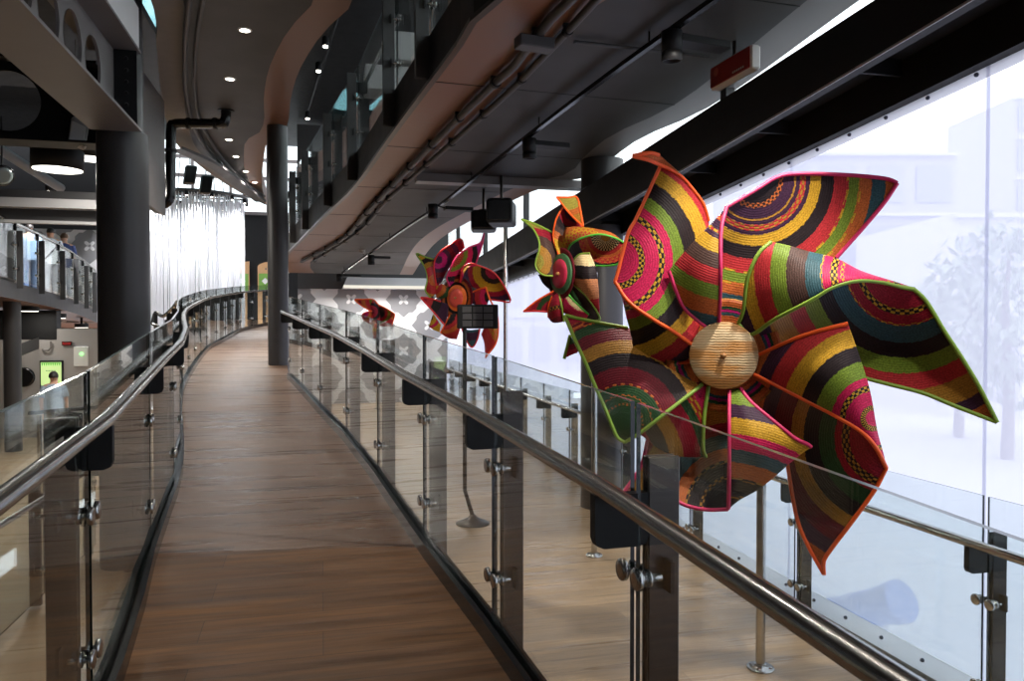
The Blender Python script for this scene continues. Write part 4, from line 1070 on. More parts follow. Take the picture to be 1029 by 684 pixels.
Ev = dict(p=[(E1s, E1r, [(733,392,-.08),(744,390,-.07)], E1b, -.04, (721,608,1), bE1),
             ([(651,440,.0),(690,408,.05),(735,380,.03)], E2b, [(651,440,.0),(644,468,-.04),(625,497,-.08)], [(735,380,.03),(745,430,.06),(732,480,-.03),(732,511.5,-.135)], .06, (738,512,1), bE2)],
          t=[('pink', E1s), ('pink', E1r), ('pink', E2b), ('pink', [(651,440,.0),(644,468,-.04),(625,497,-.08)])])
bF1 = [(8,'dg'),(18,'dg'),(20,'dg','og'),(27,'dg'),(29,'dg','og'),(38,'dg'),(40,'dr','og'),(56,'dr'),(70,'bk'),(83,'oc'),(95,'dr'),(104,'dg'),(111,'og','dr'),(140,'cr'),(200,'og')]
bF2 = [(60,'cr'),(74,'bk'),(88,'oc'),(105,'cr'),(113,'dg'),(121,'rd','ye'),(150,'pk'),(200,'og')]
F1t = [(567.5,317,-.05),(594.7,322.8,-.02),(630.7,329.6,.03),(660,345,.06),(697,365,.04)]
F1b = [(628,444,-.18),(643,435,-.2),(661,421,-.2),(682,404.6,-.15),(706,386,-.06)]
F1l = [(567.5,317,-.05),(579,344,-.1),(589,365.5,-.13),(598.6,389,-.16),(608,410,-.18),(616,430,-.19),(621,440,-.19),(628,444,-.18)]
Fv = dict(p=[(F1t, F1b, F1l, [(697,365,.04),(703,378,0),(706,386,-.06)], -.04, (627,425,1), bF1),
             ([(706,386.5,-.05),(682,405,-.14),(661,421.5,-.19),(643,435.5,-.19)], [(712,388,-.06),(707.5,421,-.08),(706.5,450,-.06),(709.5,459,-.04)], [(706,386.5,-.05),(712,388,-.06)], [(643,435.5,-.19),(661,450,-.1),(682,458,-.06),(709.5,459,-.04)], .02, (600,470,1), bF2),
             ([(573,337,.0),(577,345,-.02),(581,353,-.04)], [(567,360,.05),(573,357,.02),(580,354,-.02)], [(573,337,.0),(570,349,.03),(567,360,.05)], [(581,353,-.04),(580,354,-.02)], 0, (573,337,1), [(9,'dg'),(14,'dr'),(200,'cr')])],
          t=[('green', F1t[:3]), ('green', F1b), ('green', F1l), ('green', [(712,388,-.06),(707.5,421,-.08),(706.5,450,-.06),(709.5,459,-.04)]), ('green', [(573,337,.0),(570,349,.03),(567,360,.05)])])
disc_b = [(34,'og'),(40,'og'),(43,'tl'),(46,'mg'),(49,'dg'),(56,'og'),(58,'oc')]
def floor_at(u, v): return on_plane(u, v, 0, 0)
pinwheel('pinwheel', 'largest woven pinwheel, nearest, with six striped vanes and a straw hub', 4.3, .28, (727,357,33), [A,B,Cv,Dv,Ev,Fv], pole=(floor_at(764,671), .028), hub_colors=[M['straw']], base_disc=(57, disc_b), n=44)

# ---- second pinwheel, hung beyond, turned to the left
def z2(x, y, w=0): return (520+x/3.6, 180+y/3.6, w)
def Z2(*p): return [z2(*q) for q in p]
v_a = dict(p=[(Z2((142,65,-.1),(180,66,-.08),(215,66,-.05)), Z2((145,72,-.1),(190,125,-.1),(238,172,-.12)), Z2((142,65,-.1),(145,72,-.1)), Z2((215,66,-.05),(228,115,-.08),(238,172,-.12)), 0, z2(180,40)[:2]+(1,), [(6,'og'),(20,'ol'),(26,'og'),(60,'oc')]),
             (Z2((160,95,-.05),(190,125,-.02),(232,170,.0)), Z2((130,215,-.02),(140,255,-.05),(150,275,-.05)), Z2((160,95,-.05),(138,150,-.06),(130,215,-.02)), Z2((232,170,0),(200,220,.02),(150,275,-.05)), .03, z2(215,110)[:2]+(1,), [(8,'dr'),(13,'pu'),(19,'cr'),(25,'bk'),(30,'br'),(36,'og'),(60,'ye')])],
          t=[('orange', Z2((142,65,-.1),(180,66,-.08),(215,66,-.05),(228,115,-.08),(238,172,-.12))), ('orange', Z2((142,65,-.1),(190,125,-.1),(238,172,-.12))), ('orange', Z2((165,98,-.05),(138,150,-.06),(130,215,-.02),(150,275,-.05)))])
v_b = dict(p=[(Z2((175,175,-.1),(220,172,-.12),(280,180,-.12),(340,195,-.1),(385,228,-.05)), Z2((180,262,-.05),(195,235,-.15),(240,210,-.22),(310,200,-.2),(385,230,-.05)), Z2((175,175,-.1),(165,215,-.1),(180,262,-.05)), Z2((385,228,-.05),(385,230,-.05)), -.02, z2(240,260)[:2]+(1,), [(10,'og'),(14,'bk','cm'),(19,'oc','rd'),(24,'ye','og'),(60,'og')]),
              (Z2((183,262,-.04),(197,237,-.13),(240,212,-.2),(310,202,-.18),(385,231,-.04)), Z2((195,290,.05),(230,300,.1),(285,312,.06),(330,312,.02),(370,300,-.02)), Z2((183,262,-.04),(195,290,.05)), Z2((385,231,-.04),(382,265,-.03),(370,300,-.02)), .1, z2(320,205)[:2]+(1,), [(5,'oc'),(12,'bk','cm'),(15,'bk','cm'),(19,'rd'),(22,'og'),(28,'rd','og'),(34,'bk'),(80,'bk')])],
          t=[('lime', Z2((180,262,-.05),(195,235,-.15),(240,210,-.22),(310,200,-.2),(385,230,-.05),(382,265,-.03),(370,302,-.02),(330,313,.02),(285,313,.06)))])
v_c = dict(p=[(Z2((197,300,-.1),(225,272,-.16),(262,268,-.18)), Z2((200,375,-.1),(255,430,-.16),(298,500,-.14)), Z2((197,300,-.1),(194,340,-.1),(200,375,-.1)), Z2((262,268,-.18),(283,320,-.2),(293,400,-.18),(298,500,-.14)), -.08, z2(255,110)[:2]+(1,), [(47,'cm'),(57,'cm'),(70,'bk'),(82,'tan'),(90,'tan'),(100,'rd'),(120,'cr')]),
              (Z2((200,376,-.08),(255,432,-.12),(297,500,-.12)), Z2((195,390,.05),(225,440,.1),(262,515,.0)), Z2((200,376,-.08),(195,390,.05)), Z2((297,500,-.12),(285,512,-.06),(262,515,.0)), .05, z2(260,300)[:2]+(1,), [(80,'bk'),(90,'bk')])],
          t=[('green', Z2((197,300,-.1),(225,272,-.16),(262,268,-.18))), ('green', Z2((197,300,-.1),(194,340,-.1),(200,375,-.1),(255,430,-.16),(298,500,-.14),(285,512,-.06),(262,515,.0)))])
v_d = dict(p=[(Z2((165,395,.12),(185,380,.14),(205,378,.14)), Z2((168,485,.1),(215,500,.1),(264,514,.06)), Z2((165,395,.12),(160,440,.12),(168,485,.1)), Z2((205,378,.14),(240,440,.12),(264,514,.06)), .0, z2(300,330)[:2]+(1,), [(30,'bk'),(40,'dg'),(60,'bk')]),
               (Z2((175,405,-.08),(195,430,-.1),(225,460,-.1),(258,490,-.1)), Z2((165,480,-.06),(200,492,-.06),(250,505,-.05)), Z2((175,405,-.08),(168,440,-.08),(165,480,-.06)), Z2((258,490,-.1),(250,505,-.05)), -.03, z2(255,395)[:2]+(1,), [(12,'cr'),(20,'bk'),(24,'cm'),(30,'pk'),(60,'cr')])],
          t=[('lime', Z2((175,405,-.08),(195,430,-.1),(225,460,-.1),(258,490,-.1)))])
v_e = dict(p=[(Z2((125,425,-.06),(150,412,-.08),(172,430,-.06)), Z2((112,500,.0),(130,518,.0),(168,515,.0)), Z2((125,425,-.06),(113,460,-.03),(112,500,.0)), Z2((172,430,-.06),(165,470,-.03),(168,515,0)), -.06, z2(150,520)[:2]+(1,), [(7,'bk','cr'),(14,'cr'),(18,'bk','oc'),(60,'cr')])],
          t=[('green', Z2((150,412,-.08),(160,460,-.08),(168,515,.0))), ('orange', Z2((125,425,-.06),(113,460,-.03),(112,500,.0)))])
v_f = dict(p=[(Z2((22,478,.0),(70,440,-.03),(130,405,-.05)), Z2((24,480,.0),(70,477,.0),(112,480,.0)), Z2((22,478,0),(24,480,0)), Z2((130,405,-.05),(125,445,-.02),(112,480,0)), 0, z2(130,480)[:2]+(1,), [(6,'bk','cr'),(12,'cr'),(17,'dg'),(22,'cr'),(40,'rd')])],
          t=[('orange', Z2((22,478,.0),(70,440,-.03),(130,405,-.05))), ('red', Z2((22,478,.0),(70,477,.0),(112,480,.0)))])
v_g = dict(p=[(Z2((15,145,-.05),(60,160,-.03),(125,192,.0)), Z2((65,310,-.1),(90,345,-.1),(130,350,-.06)), Z2((15,145,-.05),(60,185,-.1),(80,240,-.13),(65,310,-.1)), Z2((125,192,0),(140,260,-.02),(130,350,-.06)), .03, z2(60,300)[:2]+(1,), [(10,'ol'),(18,'oc'),(27,'br'),(34,'cr'),(60,'ol')]),
              (Z2((75,345,.0),(95,342,.0),(125,352,.0)), Z2((125,405,.02),(128,400,.02),(130,395,.02)), Z2((75,345,0),(95,380,.02),(125,405,.02)), Z2((125,352,0),(130,395,.02)), 0, z2(60,300)[:2]+(1,), [(60,'bk')])],
          t=[('green', Z2((15,145,-.05),(60,160,-.03),(125,192,.0))), ('green', Z2((15,145,-.05),(60,185,-.1),(80,240,-.13),(65,310,-.1),(90,345,-.1),(130,350,-.06)))])
pinwheel('pinwheel', 'smaller woven pinwheel turned left, with crimson hub and cream and brown striped vane', 6.75, .55, (563.8,275,20), [v_a,v_b,v_c,v_d,v_e,v_f,v_g], hub_tilt=1.9, base_disc=(26,[(10,'dg'),(20,'bk'),(26,'dr')]), pole=(floor_at(597,558), .026), hub_colors=[M['hub_green'],M['hub_crimson']], n=20, trim_r=.009)

# ---- third pinwheel, farther still
def z3(x, y, w=0): return (410+x/4.886, 220+y/4.886, w)
def Z3(*p): return [z3(*q) for q in p]
w_a = dict(p=[(Z3((128,215,-.1),(150,170,-.1),(200,130,-.08),(258,98,-.05)), Z3((140,330,-.05),(165,310,-.05),(195,250,-.08),(276,142,-.05)), Z3((128,215,-.1),(130,270,-.08),(140,330,-.05)), Z3((258,98,-.05),(270,118,-.05),(276,142,-.05)), .04, z3(150,200)[:2]+(1,), [(4,'pu'),(9,'mg'),(13,'pu'),(18,'dr'),(23,'pu'),(40,'cr')])],
          t=[('red', Z3((140,330,-.05),(130,270,-.08),(128,215,-.1),(150,170,-.1),(200,130,-.08),(258,98,-.05),(276,142,-.05)))])
w_b = dict(p=[(Z3((205,250,-.1),(240,185,-.12),(300,140,-.12),(355,116,-.1),(374,68,-.1)), Z3((205,330,-.06),(235,300,-.02),(280,260,.0),(332,220,.02)), Z3((205,250,-.1),(190,290,-.1),(205,330,-.06)), Z3((374,68,-.1),(360,140,-.05),(332,220,.02)), .03, z3(205,170)[:2]+(1,), [(8,'cr','oc'),(14,'cr','og'),(18,'gr'),(23,'pk'),(28,'bk'),(33,'mg'),(40,'cr')])],
          t=[('pink', Z3((205,330,-.06),(190,290,-.1),(205,250,-.1),(240,185,-.12),(300,140,-.12),(355,116,-.1),(374,68,-.1),(360,140,-.05),(332,220,.02)))])
w_c = dict(p=[(Z3((255,310,-.08),(268,245,-.15),(300,220,-.18),(335,225,-.18)), Z3((262,320,-.04),(272,275,-.16),(295,240,-.2),(340,230,-.18)), Z3((255,310,-.08),(262,320,-.04)), Z3((335,225,-.18),(340,230,-.18)), 0, z3(330,260)[:2]+(1,), [(8,'pk'),(12,'oc'),(40,'pk')]),
              (Z3((262,320,-.04),(272,275,-.15),(300,235,-.18),(335,226,-.17),(430,272,-.1),(504,398,-.03)), Z3((270,340,.05),(320,335,.1),(360,360,.05),(395,392,.02),(450,400,.0),(504,399,-.03)), Z3((262,320,-.04),(270,340,.05)), Z3((504,398,-.03),(504,399,-.03)), .08, z3(420,255)[:2]+(1,), [(8,'pk'),(13,'bk'),(21,'ye'),(26,'cr'),(32,'pu'),(40,'dg'),(80,'bk')])],
          t=[('red', Z3((255,310,-.08),(268,245,-.15),(300,220,-.18),(335,225,-.18),(430,271,-.1),(504,398,-.03),(450,401,.0),(395,393,.02)))])
w_d = dict(p=[(Z3((290,375,-.08),(335,350,-.12),(382,335,-.14)), Z3((290,405,-.06),(330,420,-.08),(385,430,-.1)), Z3((290,375,-.08),(290,405,-.06)), Z3((382,335,-.14),(400,380,-.14),(385,430,-.1)), -.02, z3(420,380)[:2]+(1,), [(6,'gr'),(9,'bk'),(14,'pk'),(19,'rd'),(24,'pu'),(40,'og')]),
              (Z3((375,425,-.05),(400,440,-.08),(440,480,-.08)), Z3((360,565,.02),(375,610,.02),(380,680,.0)), Z3((375,425,-.05),(385,500,.0),(360,565,.02)), Z3((440,480,-.08),(435,600,-.06),(380,680,0)), -.08, z3(560,500)[:2]+(1,), [(25,'og'),(34,'og','oc'),(60,'rd')])],
          t=[('orange', Z3((290,375,-.08),(335,350,-.12),(382,335,-.14))), ('orange', Z3((382,335,-.14),(400,390,-.14),(440,480,-.08),(435,600,-.06),(380,680,.0)))])
w_e = dict(p=[(Z3((262,530,-.05),(300,545,-.08),(352,540,-.05)), Z3((312,628,.0),(316,632,.0),(320,628,.0)), Z3((262,530,-.05),(285,590,-.02),(312,628,0)), Z3((352,540,-.05),(340,590,-.02),(320,628,0)), -.02, z3(300,430)[:2]+(1,), [(20,'pk'),(26,'tl'),(34,'pu'),(40,'tl'),(60,'cr')]),
              (Z3((205,470,-.03),(230,465,-.04),(262,480,-.03)), Z3((160,560,.0),(200,585,.0),(240,590,.0)), Z3((205,470,-.03),(180,520,-.02),(160,560,0)), Z3((262,480,-.03),(255,540,-.02),(240,590,0)), -.03, z3(180,470)[:2]+(1,), [(6,'gr'),(11,'bk'),(15,'rd'),(19,'og'),(40,'rd')])],
          t=[('red', Z3((262,530,-.05),(285,590,-.02),(314,630,0),(340,590,-.02),(352,540,-.05))), ('orange', Z3((205,470,-.03),(180,520,-.02),(160,560,0)))])
w_f = dict(p=[(Z3((62,385,-.1),(100,388,-.08),(160,405,-.05),(200,420,-.05)), Z3((64,388,-.1),(120,450,-.08),(180,520,-.05)), Z3((62,385,-.1),(64,388,-.1)), Z3((200,420,-.05),(195,470,-.05),(180,520,-.05)), 0, z3(60,390)[:2]+(1,), [(7,'cr'),(13,'rd'),(22,'bk'),(40,'pu')]),
              (Z3((125,465,-.02),(140,490,-.02),(160,520,-.02)), Z3((105,530,.02),(130,545,.02),(155,555,.02)), Z3((125,465,-.02),(112,500,0),(105,530,.02)), Z3((160,520,-.02),(155,555,.02)), 0, z3(100,480)[:2]+(1,), [(5,'bk'),(9,'ye'),(12,'pk'),(30,'ye')])],
          t=[('red', Z3((62,385,-.1),(120,450,-.08),(180,520,-.05))), ('red', Z3((62,385,-.1),(100,388,-.08),(160,405,-.05)))])
w_g = dict(p=[(Z3((40,170,-.1),(80,185,-.05),(130,200,.0)), Z3((85,350,-.1),(110,385,-.1),(150,350,-.05)), Z3((40,170,-.1),(85,240,-.08),(95,300,-.1),(85,350,-.1)), Z3((130,200,0),(125,270,-.02),(150,350,-.05)), -.04, z3(130,300)[:2]+(1,), [(6,'og'),(14,'rd'),(19,'oc'),(24,'bk'),(29,'ye'),(40,'dg')]),
              (Z3((140,330,-.06),(170,320,-.08),(200,345,-.06)), Z3((140,385,-.05),(165,390,-.06),(195,380,-.06)), Z3((140,330,-.06),(135,360,-.06),(140,385,-.05)), Z3((200,345,-.06),(195,380,-.06)), -.03, z3(130,330)[:2]+(1,), [(4,'ye'),(8,'rd'),(12,'og'),(30,'dg')])],
          t=[('green', Z3((130,200,.0),(80,185,-.05),(40,170,-.1),(85,240,-.08),(95,300,-.1),(85,350,-.1),(110,385,-.1)))])
pinwheel('pinwheel', 'red-edged woven pinwheel with coral hub, hanging behind the black panel on its stand', 10.6, .3, (459,299.4,13), [w_a,w_b,w_c,w_d,w_e,w_f,w_g], hub_tilt=.8, base_disc=(22,[(12,'rd'),(16,'bk'),(19,'og'),(22,'dr')]), pole=(at(508,300,11.0), .03), hub_colors=[M['hub_orange'],M['hub_coral']], n=18, trim_r=.012, pole_top=on_y(508,229,at(508,300,11.0).y).z, scale=1.4)

# ---- fourth, only its top shows over the glass
def z4(x, y, w=0): return (340+x/9.77, 270+y/9.77, w)
def Z4(*p): return [z4(*q) for q in p]
y_a = dict(p=[(Z4((160,305,-.1),(240,300,-.08),(340,300,-.05)), Z4((165,312,-.1),(250,375,-.1),(330,420,-.08)), Z4((160,305,-.1),(165,312,-.1)), Z4((340,300,-.05),(365,350,-.05),(330,420,-.08)), 0, z4(420,300)[:2]+(1,), [(9,'tl'),(12,'gr'),(16,'rd'),(20,'og'),(23,'cr'),(40,'og')]),
              (Z4((340,300,-.05),(390,350,-.02),(400,400,.0)), Z4((325,420,-.06),(350,500,-.05),(385,555,-.03)), Z4((340,300,-.05),(315,360,-.08),(325,420,-.06)), Z4((400,400,0),(410,480,.0),(385,555,-.03)), -.02, z4(330,420)[:2]+(1,), [(3,'dr'),(6,'cr'),(9,'bk'),(12,'rd'),(30,'dr')])],
          t=[('orange', Z4((330,420,-.08),(250,375,-.1),(160,305,-.1),(240,300,-.08),(340,300,-.05),(390,350,-.02)))])
y_b = dict(p=[(Z4((385,350,.0),(460,385,.0),(545,440,-.03)), Z4((390,555,.02),(450,520,.05),(540,490,-.03)), Z4((385,350,0),(395,450,.05),(390,555,.02)), Z4((545,440,-.03),(550,465,-.03),(540,490,-.03)), .06, z4(400,430)[:2]+(1,), [(6,'bk'),(9,'cr'),(12,'gr'),(15,'rd'),(30,'og')]),
              (Z4((545,445,-.04),(550,470,-.05),(545,490,-.05)), Z4((385,560,-.06),(440,565,-.06),(525,562,-.05)), Z4((545,445,-.04),(480,510,-.08),(385,560,-.06)), Z4((545,490,-.05),(540,530,-.05),(525,562,-.05)), 0, z4(545,420)[:2]+(1,), [(8,'og'),(30,'rd')])],
          t=[('orange', Z4((385,350,.0),(460,385,.0),(545,440,-.03),(550,470,-.05),(525,562,-.05)))])
y_c = dict(p=[(Z4((235,450,-.05),(280,425,-.06),(325,415,-.06)), Z4((250,510,.0),(300,535,.0),(380,560,.0)), Z4((235,450,-.05),(240,480,-.02),(250,510,0)), Z4((325,415,-.06),(345,490,-.03),(380,560,0)), -.02, z4(230,430)[:2]+(1,), [(4,'cr'),(7,'mg'),(10,'og'),(13,'rd'),(30,'og')]),
              (Z4((330,540,-.02),(350,550,-.03),(372,560,-.02)), Z4((345,680,.0),(355,683,.0),(368,680,.0)), Z4((330,540,-.02),(335,610,0),(345,680,0)), Z4((372,560,-.02),(372,620,0),(368,680,0)), -.02, z4(330,500)[:2]+(1,), [(6,'ol'),(12,'ye'),(16,'og'),(30,'cr')])],
          t=[('red', Z4((250,510,.0),(235,450,-.05),(280,425,-.06),(325,415,-.06)))])
pinwheel('pinwheel', 'small far red and green pinwheel before the star-tiled wall', 19.2, .1, (378,327.5,2.5), [y_a,y_b,y_c], pole=(at(378.5,327,19.6), .03), hub_colors=[M['hub_orange'],M['hub_coral']], n=14, trim_r=.016, scale=2.0)
# ------------------------------------------------------------------ left hall
# pendant drum lamps
def pendant(u, v, d, dia, h, label, power):
    c = at(u, v, d); r = empty('pendant_lamp', c, label, 'pendant lamp', 'drum pendant lamps'); R = dia/2
    MB().lathe([(R*.93,.012),(R,.0),(R,h),(R*.985,h+.01),(.03,h+.012)], c, n=48).build('drum_shade', M['black'], r)
    MB().lathe([(R*.93,.004),(R*.93,.014)], c, n=48).build('diffuser', M['lamp'], r)
    mb = MB()
    for k in range(3):
        a = 2*math.pi*k/3+.4; p = c+V((math.cos(a)*R*.7, math.sin(a)*R*.7, h)); MB().tube([p, V((p.x,p.y,6.25))], .006, 6).build('suspension_wire', M['steel_dark'], r)
        MB().tube([p, p+V((0,0,.06))], .014, 8).build('wire_clamp', M['steel'], r)
    l = bpy.data.lights.new('pendant_glow','AREA'); l.shape = 'DISK'; l.size = dia*.9; l.energy = power; l.color = (1,.95,.87)
    lo = bpy.data.objects.new('pendant_glow', l); COL.objects.link(lo); lo.location = c+V((0,0,-.01))
pendant(58,171,11,.68,.27,'large black drum pendant lamp nearest the pierced steel beam',110)
pendant(91,160,12.6,.60,.27,'black drum pendant lamp partly behind the thick dark column',50)
# pale emergency lamp under the beam
c = at(79,134,7.9); er = empty('emergency_wall_lamp', c+V((0,0,.1)), 'pale grey boxy emergency lamp fixed under the pierced beam', 'emergency light')
MB().bbox(c, (.075,.03,-.03), (-.03,.07,0), (.02,.0,.13), .02).build('case', M['pale_grey'], er)
MB().bbox(c+V((.01,-.075,-.02)), (.06,.02,-.024), (-.002,.006,0), (.015,0,.10), .005).build('lens', M['white'], er)
MB().tube([c+V((0,0,.11)), V((c.x,c.y,3.96))], .02, 8).build('bracket', M['black'], er)
# round duct
P = [at(-20,140,12.5), at(0,150,13), at(20,163,13.6), at(61,189,15)]
MB().tube(P, .085, 20).build('ventilation_duct', M['grey_steel'], None, 'round grey duct running diagonally under the dark left ceiling', 'duct')
c = at(2,176,11.8); fr = empty('floodlight', c, 'round black floodlight at the left edge beneath the duct', 'floodlight')
MB().lathe([(.05,-.14),(.13,-.08),(.17,.0),(.17,.03),(.15,.03)], c, (.5,-.6,-.5), 28).build('housing', M['black_gloss'], fr)
MB().lathe([(.14,.02),(.14,.035),(.10,.045)], c, (.5,-.6,-.5), 28).build('lens', M['glass_top'], fr)
MB().tube([c+V((0,0,.1)), c+V((0,0,.9))], .015, 8).build('hanger', M['black'], fr)

# round surface lamps below the far walkway
for k, (u, v, d, dia, lb) in enumerate(((28.5,312.5,16.0,.40,'round ceiling lamp below the far walkway, nearest the dark column'),(57,319.5,17.2,.38,'second round ceiling lamp below the far walkway'),(82,329,19.5,.32,'third small round ceiling lamp below the far walkway'),(86.5,333.5,21,.30,'farthest small round ceiling lamp below the far walkway'))):
    c = at(u, v, d); r = empty('surface_lamp', c+V((0,0,.1)), lb, 'ceiling light', 'round lamps below the walkway')
    MB().lathe([(dia/2,.0),(dia/2,.1)], c, n=32).build('drum_shade', M['black'], r)
    MB().lathe([(dia/2*.92,-.008),(dia/2*.92,.002)], c, n=32).build('diffuser', M['lamp'], r)
    MB().tube([c+V((0,0,.1)), c+V((0,0,.45))], .03, 8).build('mount', M['black'], r)
    l = bpy.data.lights.new('lamp_glow','AREA'); l.shape='DISK'; l.size = dia*.9; l.energy = 9; l.color=(1,.95,.87)
    lo = bpy.data.objects.new('lamp_glow', l); COL.objects.link(lo); lo.location = c+V((0,0,-.02))

# ---------------- string curtain under the far skylight
KC = at(197,328,21.0); KC.z = 0
kz = at(197,211,21.0).z
M['string'] = plain('white_nylon_string', (246,246,250), .4, var=.03)
rnd = random.Random(11); mb = MB(); cnt = 0
for ring_r, n_ in ((1.24,105),(1.08,66),(.88,56),(.62,38),(.3,20)):
    for k in range(n_):
        a = 2*math.pi*(k+rnd.uniform(-.25,.25))/n_; r = ring_r*rnd.uniform(.97,1.03)
        x, y = KC.x+r*math.cos(a), KC.y+r*math.sin(a); zb = rnd.uniform(-.1,.5)
        pts = [V((x+rnd.uniform(-.006,.006), y, kz+.28-(kz+.28-zb)*t/6)) for t in range(7)]
        mb.tube(pts, rnd.uniform(.009,.017), 5)
        for t in range(rnd.randint(0,4)):
            z = rnd.uniform(kz-.8, kz+.1); mb.lathe([(.004,-.03),(.024,0),(.004,.03)], (x,y,z), n=6)
mb.build('string_curtain', M['string'], None, 'white round curtain of hanging strings under the far skylight', 'string curtain', kind='stuff', origin=(KC.x,KC.y,0))
rg = empty('curtain_ring', (KC.x,KC.y,kz+.28), 'dark round ring with added small lights from which the white string curtain hangs', 'curtain ring')
for r_, nm in ((1.34,'outer_hoop'),(.95,'inner_hoop')):
    MB().tube([V((KC.x+r_*math.cos(2*math.pi*k/48), KC.y+r_*math.sin(2*math.pi*k/48), kz+.32)) for k in range(48)], .04, 8, closed=True).build(nm, M['charcoal'], rg)
for k in range(6):
    a = 2*math.pi*k/6; d_ = V((math.cos(a),math.sin(a),0)); q = V((KC.x,KC.y,kz+.32))
    MB().tube([q+d_*.1, q+d_*1.34], .025, 6).build('spoke', M['charcoal'], rg)
    MB().tube([q+d_*1.3, V((q.x+d_.x*.9,q.y+d_.y*.9,7.6))], .012, 6).build('hanger', M['steel_dark'], rg)
for k in range(14):
    a = 2*math.pi*(k+.5)/14; q = V((KC.x+1.34*math.cos(a), KC.y+1.34*math.sin(a), kz+.28)); 
    b_ = MB().lathe([(.035,-.10),(.045,-.08),(.045,.0),(.03,.03)], q, n=12).build('added_spot_head', M['black'], rg)  # lamp heads added to the ring to go with the fill spots
    MB().lathe([(.03,-.106),(.03,-.098)], q, n=12).build('lens', M['downlight'], b_)
for k in range(7):
    a = 2*math.pi*(k+.5)/7
    l = bpy.data.lights.new('curtain_fill','SPOT'); l.energy = 320; l.spot_size = math.radians(115); l.spot_blend = .7; l.shadow_soft_size = .05; l.color = (.97,.98,1)  # fill spots added outside the ring to brighten the curtain
    lo = bpy.data.objects.new('curtain_fill', l); COL.objects.link(lo); lo.location = (KC.x+1.9*math.cos(a), KC.y+1.9*math.sin(a), kz+.25)
    lo.rotation_euler = (V((-.5*math.cos(a), -.5*math.sin(a), -2.2))).to_track_quat('-Z','Y').to_euler()

# arched timber panels on the far dark wall
M['timber'] = plain('pale_timber_panel', (206,160,112), .5, var=.1, scale=4, stretch=(6,1,1))
M['green_sign'] = plain('leaf_green_sign', (120,166,70), .5, var=.06)
for u0, u1, lb in ((236,250.5,'arched timber panel with green sign next to the string curtain'),(259,274,'arched timber panel with green sign partly behind the slim column')):
    Yp = 26.3
    a, b = on_y(u0,292,Yp), on_y(u1,292,Yp); zt = on_y(u1,262.5,Yp).z; zb = 1.6
    w_ = b.x-a.x; r = empty('arched_panel', (a.x,Yp,zb), lb, 'wall panel', 'arched timber panels')
    prof = [(a.x,zb),(b.x,zb),(b.x,zt)]+[(b.x-w_*math.sin(math.pi/2*k/10), zt-.28*w_*(1-math.cos(math.pi/2*k/10))-.06*k/10) for k in range(1,11)]
    MB().prism([V((x,Yp,z)) for x, z in prof],[V((x,Yp+.12,z)) for x, z in prof]).build('board', M['timber'], r)
    g0, g1 = on_y(u1-1,275,Yp).z, on_y(u1-1,293,Yp).z
    MB().box(a.x+w_*.08,b.x-w_*.06,Yp-.02,Yp,g1,g0).build('green_sign', M['green_sign'], r)
    c = V((a.x+w_*.5,Yp-.026,(g0+g1)/2+.05))
    MB().prism([c+V((-.11,0,0)),c+V((0,0,.11)),c+V((.11,0,0)),c+V((0,0,-.11))],[c+V((-.11,.006,0)),c+V((0,.006,.11)),c+V((.11,.006,0)),c+V((0,.006,-.11))]).build('white_diamond', M['white'], r)
    MB().lathe([(.03,-.012),(.03,0)], V((a.x+w_*.55,Yp-.0,zt-.25)), (0,1,0), 12).build('round_mark', M['grey_steel'], r)

# ---------------- under the far walkway: wall with a lit poster, column, counter
YP = 18.6
xw = on_y(100,380,YP).x
S(MB().box(-13.9,xw,YP,YP+.15,-.3,2.05).build('wall_inner', M['offwhite']))
S(MB().box(-13.9,-5.6,YP-.01,YP+.3,on_y(50,341,YP).z,2.45).build('trim_9', M['black']))
def ony(u, v, y): return on_y(u, v, y)
a, b = ony(40,398,YP-.06), ony(63,362,YP-.06)
po = empty('lit_poster', (a.x,YP-.06,a.z), 'glowing pale green poster in a black frame on the far left wall', 'poster')
MB().bbox(((a.x+b.x)/2,YP-.03,(a.z+b.z)/2), ((b.x-a.x)/2,0,0), (0,.03,0), (0,0,(b.z-a.z)/2), .01).build('frame', M['black'], po)
M['poster'] = plain('pale_green_poster', (196,222,150), .5, var=.05, emit=(196,226,150), es=.55)
M['poster_green'] = plain('poster_green_leaves', (86,170,60), .5, var=.1, emit=(86,180,60), es=.4)
M['poster_text'] = plain('poster_grey_lettering', (120,140,100), .6)
w_, h_ = b.x-a.x, b.z-a.z
MB().box(a.x+w_*.06,b.x-w_*.06,YP-.072,YP-.062,a.z+h_*.05,b.z-h_*.05).build('sheet', M['poster'], po)
mb = MB()
for k in range(9):
    x = a.x+w_*(.08+.84*k/9); mb.prism([V((x,YP-.078,b.z-h_*.06)),V((x+w_*.09,YP-.078,b.z-h_*.06)),V((x+w_*.045,YP-.078,b.z-h_*.16))],[V((x,YP-.073,b.z-h_*.06)),V((x+w_*.09,YP-.073,b.z-h_*.06)),V((x+w_*.045,YP-.073,b.z-h_*.16))])
mb.build('leaf_border', M['poster_green'], po)
mb = MB()
for k in range(7): mb.box(a.x+w_*(.28+.065*k),a.x+w_*(.315+.065*k),YP-.076,YP-.072,a.z+h_*.70,a.z+h_*.73)
mb.build('lettering', M['poster_text'], po)
mb = MB(); mb.box(a.x+w_*.72,a.x+w_*.92,YP-.076,YP-.072,a.z+h_*.06,a.z+h_*.30); mb.build('green_block', M['poster_green'], po)
